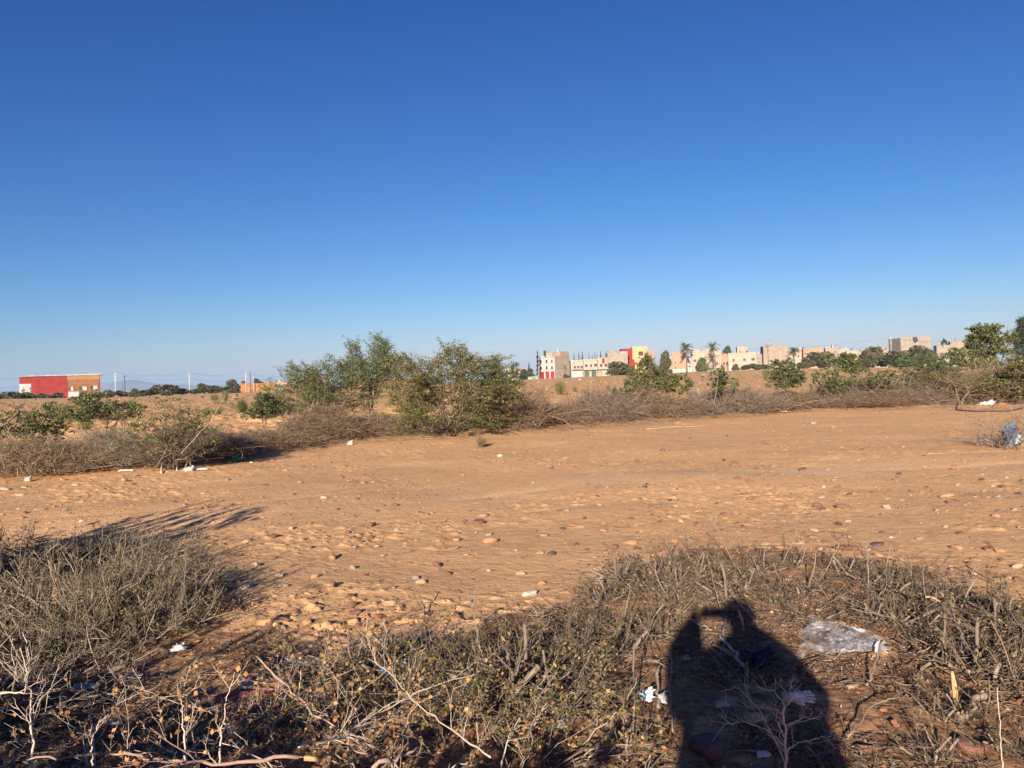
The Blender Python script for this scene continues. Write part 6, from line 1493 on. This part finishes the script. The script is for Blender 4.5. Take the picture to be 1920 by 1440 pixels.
for a in [
 (1162, 706, 678, 52, 312, 'big round grey green tree with cars beneath it, middle row of houses', 'leaf_broomtree'),
 (1061, 714, 702, 18, 300, 'small green bush tree below the little palm', 'leaf_far'),
 (1318, 692, 669, 26, 325, 'dark green compact tree between the two tall palms', 'leaf_deep'),
 (1360, 662, 649, 26, 352, 'dark conifer crowns behind the roofs right of the second palm', 'leaf_conifer'),
 (1541, 690, 655, 56, 300, 'large dark olive round tree right of the third palm', 'leaf_far'),
 (1515, 692, 670, 30, 298, 'smaller dark tree at the left foot of the large olive one', 'leaf_far'),
 (1583, 688, 662, 34, 300, 'green tree right of the large dark olive one', 'leaf_deep'),
 (1640, 684, 648, 60, 290, 'dark spreading tree below the little beige house', 'leaf_far'),
 (1620, 688, 660, 36, 288, 'dark tree left of the dark spreading one', 'leaf_far'),
 (1690, 680, 653, 62, 280, 'darkest tree mass below the left of the ruined block', 'leaf_far'),
 (1728, 676, 648, 56, 275, 'dark tree below the right of the ruined block', 'leaf_far'),
 (1665, 686, 664, 46, 282, 'low dark tree between the darkest mass and the spreading tree', 'leaf_deep'),
 (1700, 688, 668, 50, 270, 'low green bush tree in front of the darkest mass', 'leaf_deep'),
 (1245, 700, 658, 26, 310, 'grey feathery bare tree top right of the tall olive shrub', 'leaf_far'),
 (1803, 690, 645, 50, 240, 'brownish tree below the large satellite dish', 'leaf_olive'),
 (1840, 700, 652, 60, 180, 'olive tree behind the tall open green tree', 'leaf_olive'),
 (1770, 642, 637, 26, 320, 'thin dark tree top between the ruined block and the dish', 'leaf_conifer'),
 (1380, 692, 682, 16, 322, 'small bush right of the white garage door', 'leaf_far'),
 (1396, 694, 684, 24, 322, 'low grey bush before the wide cream house', 'leaf_far'),
 (1418, 693, 681, 26, 322, 'low dark hedge bush before the small grey block house', 'leaf_far'),
 (1434, 692, 683, 20, 322, 'last low hedge bush at the left foot of the windowless block', 'leaf_far'),
 (1500, 694, 680, 24, 318, 'grey bush at the foot of the third palm', 'leaf_far'),
 (995, 706, 690, 20, 328, 'dark low tree behind the green kiosk', 'leaf_conifer'),
 (980, 706, 692, 20, 328, 'dark low tree left of the tall conifer', 'leaf_conifer'),
]:
    if a[6] == 'leaf_broomtree': tree(*a[:6], GB, 'leaf_far')
    else: tree(*a[:6], GB, a[6])

def conifer_mesh(seed, n=1500):
    rng = np.random.default_rng(seed); t = rng.uniform(.12, 1, n) ** .9; layer = .6 + .4 * np.sin(t * 40 + rng.uniform(0, 6)); r = (1 - t) ** .7 * rng.uniform(.2, 1, n) ** .6 * layer * (.7 + .5 * vn(t * 6, t * 0 + seed, 3)); a = rng.uniform(0, 6.283, n)
    P = np.stack([r * np.cos(a), r * np.sin(a), t - .06 * r], -1); lb = MB(); quads_at(lb, rng, P, .055, 2.0); 
    lb.v = [(v - 0) for v in lb.v]; me_ = lb.mesh('crown'); me_.materials.append(M['leaf_conifer'])
    mb = MB(); tubes(mb, np.array([[[0, 0, 0], [0.02, 0, .5], [0, 0, 1.0]]]), np.array([[.07, .045, .01]]), 6); mt = mb.mesh('trunk', True); mt.materials.append(M['bark']); return me_, mt
CF = [conifer_mesh(830 + k) for k in range(4)]
def conifer(px, base, top, wpx, D, lab, grp, k):
    c = W(px, base, D); z0 = c.z; zt = W(px, top, D).z; root = empty('conifer', Vector((c.x, D, z0)), k); tag(root, lab, 'conifer', grp); w2 = wpx * D / F / 2
    for me_, nm in zip(CF[k % 4], ('crown', 'trunk')):
        o = obj(nm, me_, None, root); o.scale = (w2, w2, zt - z0)
GCo = 'conifers rising behind the middle row of houses'
for k, a in enumerate([(1009, 709, 658, 13, 322, 'tall ragged conifer left of the white house'), (992.5, 708, 680, 10, 330, 'shorter conifer left of the tall ragged one'),
 (1027, 672, 657, 4, 345, 'conifer tip over the white house roof'), (1077, 690, 661, 5, 350, 'thin conifer just right of the white house'),
 (1086, 690, 660, 6, 350, 'second conifer of the gap over the balcony house'), (1092.5, 690, 659, 7.5, 350, 'thickest conifer over the balcony house'),
 (1105, 690, 662, 5, 350, 'conifer over the dark green shutter house, left one'), (1111, 690, 663, 4, 350, 'thin conifer over the dark green shutter house, middle one'),
 (1116, 690, 660.5, 4, 350, 'conifer over the dark green shutter house, right one'), (1120, 690, 662, 4, 350, 'slim conifer left of the broad one'),
 (1127, 690, 658.5, 9, 350, 'broad conifer over the house with the dark red cloth'), (1136.5, 690, 657.5, 5, 352, 'leaning slim conifer left of the unfinished block house'),
 (1151, 690, 657, 6, 352, 'conifer behind the roof room of the unfinished block house'), (1154.5, 690, 657, 3, 352, 'conifer touching the roof room from the right'), (1159, 690, 658, 4, 352, 'small conifer tip over the unfinished block house'), (1162.5, 690, 659, 3.5, 352, 'last small conifer tip before the red wall')]):
    conifer(*a, GCo, k)
# tall tree cut by the right edge
def edge_tree():
    rng = np.random.default_rng(88); p = W(1921, 760, 70.); root = empty('tree', Vector((p.x, 70., gz(1900, 70.)))); tag(root, 'tall dark narrow tree cut by the right picture edge', 'tree')
    hgt = W(1921, 598, 70.).z - root.location.z; n = 190; t = rng.uniform(.22, .98, n); a = rng.uniform(0, 6.283, n); r = np.sqrt(rng.uniform(0, 1, n)) * .75 * np.sqrt(np.clip((1.03 - t) * 3.5, 0, 1)) * (.6 + .7 * vn(t * 7, a * .8, 4))
    C = np.stack([r * np.cos(a), r * np.sin(a), t * hgt], -1); ci = rng.integers(0, n, 12000); lb = MB(); quads_at(lb, rng, C[ci] + rng.normal(size=(12000, 3)) * np.array([.11, .11, .19]), .075, 1.6); obj('crown', lb, M['leaf_conifer'], root)
    tn = np.linspace(.1, .95, 12) * hgt; tk = np.stack([tn * 0, tn * 0, tn], -1); Q, q_ = attach(rng, C, tk, .02)
    mb = MB(); tubes(mb, np.array([[[0, 0, -.5], [.1, 0, hgt * .5], [0, 0, hgt * .95]]]), np.array([[.2, .14, .04]]), 8); tubes(mb, Q, q_); obj('trunk', mb, M['bark'], root, True)
edge_tree()

# ------------------------------------------------------------------ palms
def palm(px, base, top, wpx, D, lab, seed, nf=44, grp='palms among the houses', droop=1.0):
    rng = np.random.default_rng(seed); c = W(px, base, D); z0 = min(c.z, gz(px, D)); zt = W(px, top, D).z; Rr = wpx * D / F / 2; hc = zt - Rr * .75 - z0
    root = empty('palm', Vector((c.x, D, z0))); tag(root, lab, 'palm', grp)
    t = np.linspace(0, 1, 14); P = np.stack([.02 * hc * np.sin(t * 3), 0 * t, hc * t], -1); rad = .26 * (1 + .14 * (np.arange(14) % 2)) * (1 - .25 * t); rad[-2:] *= 1.5
    mb = MB(); tubes(mb, P[None], rad[None], 9); obj('trunk', mb, M['bark'], root, True)
    a = rng.uniform(0, 6.283, nf); el = np.linspace(-.5, 1.35, nf); L = Rr * rng.uniform(.95, 1.3, nf)
    K = 8; s = np.linspace(0, 1, K); lb = MB(); sp = []
    for i in range(nf):
        ang = el[i] - s * (1.0 + .35 * rng.uniform()) * droop; r = np.concatenate([[0], np.cumsum(np.cos(ang[:-1]))]) * L[i] / K; z = np.concatenate([[0], np.cumsum(np.sin(ang[:-1]))]) * L[i] / K
        Q = np.stack([r * math.cos(a[i]), r * math.sin(a[i]), hc + z], -1) + P[-1] * [1, 1, 0]; sp.append(Q)
        m = 34; tt = rng.uniform(.12, 1, m); B = np.stack([np.interp(tt, s, Q[:, k]) for k in range(3)], -1); side = np.where(np.arange(m) % 2, 1, -1)[:, None]
        tan = norm(np.gradient(Q, axis=0)); T = np.stack([np.interp(tt, s, tan[:, k]) for k in range(3)], -1); S = norm(np.cross(T, [0, 0, 1.])) * side
        ll = (Rr * .26 * np.sin(np.pi * (tt * .8 + .15)) ** .7)[:, None]; tip = B + (S * .75 + T * .6 + np.array([0, 0, -.25])) * ll; wv = T * Rr * .028
        lb.add(np.stack([B - wv, B + wv, tip + wv * .3, tip - wv * .3], 1).reshape(-1, 3), np.arange(m * 4).reshape(m, 4))
    obj('fronds', lb, M['leaf_palm'], root); mb = MB(); tubes(mb, np.array(sp), np.full((nf, K), .04) * np.linspace(1, .4, K)); obj('frond_stems', mb, M['leaf_broom'], root)
palm(1287, 694, 641, 30, 325, 'full leaved tall palm, first from the left over the peach houses', 1)
palm(1338, 694, 640, 30, 322, 'sparser tall palm with wide spread fronds, right of the full one', 2, nf=26, droop=.6)
palm(1489, 694, 650, 23, 322, 'bushy grey green palm right of the windowless block', 3, nf=60)
palm(1059, 708, 683, 15, 312, 'small young palm before the beige side of the white house', 4, nf=16, droop=.8)

# ------------------------------------------------------------------ cars
def car(px, base, D, rz, paint, lab, L=4.2):
    p = W(px, base, D); root = empty('parked_car', Vector((p.x, D, p.z)), rz); tag(root, lab, 'car', 'parked cars beside the trees')
    xs = np.array([-2.1, -2.05, -1.5, -.9, .55, 1.2, 2.0, 2.1]); zt = np.array([.75, .95, 1.05, 1.45, 1.45, 1.0, .85, .6]); n = 8
    V = []; 
    for y_, ins in ((-.85, 0), (.85, 0)):
        V.append(np.stack([xs, np.full(n, y_), np.full(n, .28)], -1)); V.append(np.stack([xs, y_ * np.where(zt > 1.2, .82, .97), zt], -1))
    i = np.arange(n - 1); mb = MB(); f = [np.stack([i, i + 1, i + 1 + n, i + n], -1), np.stack([i + 1 + 2 * n, i + 2 * n, i + 3 * n, i + 1 + 3 * n], -1), np.stack([i + n, i + 1 + n, i + 1 + 3 * n, i + 3 * n], -1), np.stack([i + 1, i, i + 2 * n, i + 1 + 2 * n], -1), np.array([[0, n, 3 * n, 2 * n], [n - 1, 3 * n - 1, 4 * n - 1, 2 * n - 1]])]
    mb.add(np.concatenate(V), np.concatenate(f)); obj('body', mb, paint, root)
    for s in (-1, 1):
        g = MB(); y0 = s * .845; g.add([(-1.35, y0, 1.02), (-.82, s * .735, 1.38), (.5, s * .735, 1.38), (1.0, y0, 1.0), (-1.35, y0 + s * .03, 1.02), (-.82, s * .765, 1.38), (.5, s * .765, 1.38), (1.0, y0 + s * .03, 1.0)], [(0, 1, 2, 3), (7, 6, 5, 4), (0, 4, 5, 1), (1, 5, 6, 2), (2, 6, 7, 3), (3, 7, 4, 0)]); obj('side_window', g, M['glass'], root)
        for x_ in (-1.3, 1.3):
            wmb = MB(); tubes(wmb, np.array([[[x_, s * .72, .33], [x_, s * .90, .33]]]), np.full((1, 2), .33), 14); wo_ = obj('wheel', wmb, PK, root); hmb = MB(); tubes(hmb, np.array([[[x_, s * .903, .33], [x_, s * .92, .33]]]), np.full((1, 2), .18), 10); obj('rim', hmb, M['concrete'], wo_)
PWc = plastic('white_car_paint', (.6, .6, .6), (.7, .7, .7)); PBc = plastic('blue_car_paint', (.05, .08, .13), (.07, .11, .17)); PDc = plastic('dark_car_paint', (.02, .02, .022), (.035, .035, .04)); PSc = plastic('silver_car_paint', (.3, .31, .32), (.4, .41, .42))
car(43, 757, 232, .25, PSc, 'silver car parked below the painted panel of the red workshop')
car(105, 754, 236, .1, PDc, 'dark car parked below the red wall of the workshop')
car(142, 752, 240, -.4, PBc, 'dark blue car parked at the brown end of the workshop')
car(1145, 703, 316, .1, PDc, 'dark car under the left side of the big round tree')
car(1167, 702.5, 316, .1, PSc, 'silver car under the right side of the big round tree')
car(1412, 688, 324, 0, PDc, 'dark van like car behind the hedge before the grey block house')

# ------------------------------------------------------------------ people
def skin_person(name, joints, edges, root_i, loc, rz, label, mats, group=None, sub=2, colour=None):
    import bmesh
    me = bpy.data.meshes.new('figure_skeleton'); me.from_pydata([j[:3] for j in joints], edges, []); me.update()
    tmp = bpy.data.objects.new('figure', me); COL.objects.link(tmp)
    sm = tmp.modifiers.new('s', 'SKIN'); sm.use_smooth_shade = True; sm.branch_smoothing = .6
    for i, j in enumerate(joints):
        r_ = j[3]; me.skin_vertices[0].data[i].radius = (r_, j[4] if len(j) > 4 else r_)
    me.skin_vertices[0].data[root_i].use_root = True
    ss = tmp.modifiers.new('u', 'SUBSURF'); ss.levels = sub; ss.render_levels = sub
    dg = bpy.context.evaluated_depsgraph_get(); ev = tmp.evaluated_get(dg); body = bpy.data.meshes.new_from_object(ev)
    bpy.data.objects.remove(tmp)
    for m in mats: body.materials.append(m)
    if colour:
        for f in body.polygons: f.material_index = colour(f.center)
    o = bpy.data.objects.new(name, body); COL.objects.link(o); o.location = loc; o.rotation_euler = (0, 0, rz); return tag(o, label, 'person', group)
SKIN = noisemat('skin', (.34, .18, .11), (.42, .24, .15), 3, .6); JEANS = noisemat('dark_trousers', (.03, .04, .07), (.06, .075, .11), 30, .9); JACK = noisemat('dark_jacket', (.05, .055, .06), (.10, .105, .11), 20, .85); HAIR = noisemat('black_hair', (.01, .008, .007), (.03, .02, .016), 60, .5); SHOE = noisemat('shoe_leather', (.04, .03, .025), (.09, .07, .05), 9, .6)

def photographer():
    cx, cy = .14, -.40      # body stands behind and a little right of the lens
    J = []; E = []
    def j(x, y, z, r, r2=None): J.append((x, y, z, r) if r2 is None else (x, y, z, r, r2)); return len(J) - 1
    def e(*a):
        for p, q in zip(a, a[1:]): E.append((p, q))
    pel = j(cx, cy, .93, .15); wst = j(cx, cy, 1.08, .145); chs = j(cx, cy - .01, 1.24, .155); shl = j(cx, cy - .01, 1.35, .13); nk = j(cx, cy + .01, 1.43, .075); jaw = j(cx, cy + .035, 1.50, .072); hd = j(cx, cy + .02, 1.565, .092); crn = j(cx, cy + .01, 1.625, .072)
    e(pel, wst, chs, shl, nk, jaw, hd, crn); nose = j(cx, cy + .125, 1.535, .014); e(hd, nose)
    for s in (-1, 1):
        hip = j(cx + s * .10, cy, .86, .105); kn = j(cx + s * .13, cy + .02, .48, .068); an = j(cx + s * .14, cy - .02, .10, .045); hl = j(cx + s * .14, cy - .05, .045, .042); to = j(cx + s * .17, cy + .16, .035, .035); e(pel, hip, kn, an, hl); e(an, to)
        sh = j(cx + s * .20, cy, 1.31, .10); el = j(cx + s * .315, cy + .08, 1.16, .086)
        hx = (-.055 if s < 0 else .175); mid = j((cx + s * .315 + hx) / 2 + s * .02, cy + .21, 1.345, .118 if s < 0 else .08); wr = j(hx + s * .02, cy + .315, 1.425, .074); pm = j(hx, cy + .35, 1.475, .048)
        e(shl, sh, el, mid, wr, pm)
        for q in range(4):        # fingers curl round the back edge of the phone
            z = 1.53 - q * .019; a = j(hx - s * .004, cy + .37, z, .0095); b = j(hx - s * .012, cy + .392, z + .002, .0088); c = j(hx - s * .030, cy + .398, z + .004, .008); e(pm, a, b, c)
        t1 = j(hx - s * .018, cy + .345, 1.49, .0115); t2 = j(hx - s * .040, cy + .350, 1.50, .010); e(pm, t1, t2)
    def colr(c):
        if c.z < .10: return 3
        if c.z < .95: return 1
        if c.z > 1.415 and abs(c.x - cx) < .13: return 2
        if c.y > cy + .30: return 2
        return 0
    o = skin_person('person', J, E, 0, (0, 0, 0), 0, 'person in long dark coat and trousers holding a phone sideways, casting the long shadow', [JACK, JEANS, SKIN, SHOE], colour=colr)
    # long loose coat over the body
    lv = [(.62, .34, .24), (.8, .335, .225), (.98, .325, .21), (1.12, .31, .20), (1.22, .30, .19), (1.31, .295, .17), (1.385, .26, .14), (1.435, .185, .12), (1.475, .11, .10)]
    n = 28; a = np.linspace(0, 2 * np.pi, n, endpoint=False); V = [np.stack([cx - .07 * (1.25 - z) + rx * np.cos(a) * (1 + .03 * np.sin(a * 7)), cy + ry * np.sin(a) * (1 + .03 * np.sin(a * 7)), np.full(n, z)], -1) for z, rx, ry in lv]
    V += [np.stack([cx - .07 * (1.25 - z) + (rx - .012) * np.cos(a) * (1 + .03 * np.sin(a * 7)), cy + (ry - .012) * np.sin(a) * (1 + .03 * np.sin(a * 7)), np.full(n, z)], -1) for z, rx, ry in lv[::-1]]
    K = len(V); idx = np.arange(K * n).reshape(K, n); nx = np.roll(idx, -1, 1); mb = MB(); mb.add(np.concatenate(V), np.stack([idx[:-1], nx[:-1], nx[1:], idx[1:]], -1).reshape(-1, 4)); mb.f.append(np.stack([idx[-1], nx[-1], nx[0], idx[0]], -1)); obj('coat', mb, JACK, o, True)
    v = ICO3[0] * np.array([.108, .118, .108]); keep = [f for f in ICO3[1] if v[f][:, 2].mean() > -.015 and (v[f][:, 1].mean() < .045 or v[f][:, 2].mean() > .05)]
    mb = MB(); mb.add(v + np.array([cx, cy - .002, 1.585]), np.array(keep)); h = obj('hair', mb, HAIR, o, True)
    f = MB()
    for s in (-1, 1): f.add(ICO1[0] * .011 + [cx + s * .032, cy + .112, 1.573], ICO1[1])
    obj('eyes', f, M['iron'], o); f = MB(); f.add(ICO1[0] * np.array([.024, .006, .006]) + [cx, cy + .108, 1.498], ICO1[1]); obj('mouth', f, PPK, o)
    f = MB()
    for s in (-1, 1): f.add(ICO1[0] * np.array([.010, .022, .032]) + [cx + s * .094, cy + .02, 1.558], ICO1[1])
    obj('ears', f, SKIN, o)
    b = MB(); b.box(-.012, -.034, 1.462, .138, -.026, 1.534); ph = obj('phone', b, PK); tag(ph, 'black phone held sideways in both hands by the photographer', 'phone')
    c_ = MB(); c_.box(-.008, -.0259, 1.484, .022, -.0235, 1.53); obj('camera_bump', c_, M['iron'], ph)
photographer()
def walker(px, base, D, lab, ph, h=1.72, m=JACK):
    J = [(0, 0, .95, .15, .11), (0, 0, 1.2, .17, .11), (0, 0, 1.42, .15, .09), (0, .01, 1.5, .055), (0, .02, 1.64, .09, .10)]; E = [(0, 1), (1, 2), (2, 3), (3, 4)]
    for s in (-1, 1):
        k = len(J); f = s * ph; J += [(s * .1, .04 * f, .86, .095), (s * .11 + .16 * f, .1 * f, .48, .065), (s * .11 + .26 * f, .0, .08, .05), (s * .11 + .26 * f + .10, .05, .04, .04), (s * .22, 0, 1.38, .06), (s * .26 - .12 * f, 0, 1.1, .048), (s * .24 - .16 * f, .1, .85, .038)]
        E += [(0, k), (k, k + 1), (k + 1, k + 2), (k + 2, k + 3), (2, k + 4), (k + 4, k + 5), (k + 5, k + 6)]
    p = W(px, base, D); o = skin_person('person', J, E, 0, p, .3, lab, [m, JEANS, SKIN], 'people far off on the field', 1, lambda c: 1 if c.z < .9 else (2 if c.z > 1.48 else 0)); o.scale = (h / 1.72,) * 3
walker(316, 747.5, 290, 'tiny dark figure walking on the field below the big rounded tree', 1.0)
walker(349, 742, 330, 'tiny dark figure standing before the trees under the lone white pole', .3)
walker(469.5, 737.5, 300, 'left one of two dark figures side by side before the earth wall', .3)
walker(473.5, 737, 300, 'right one of two dark figures side by side before the earth wall', .4, 1.8)
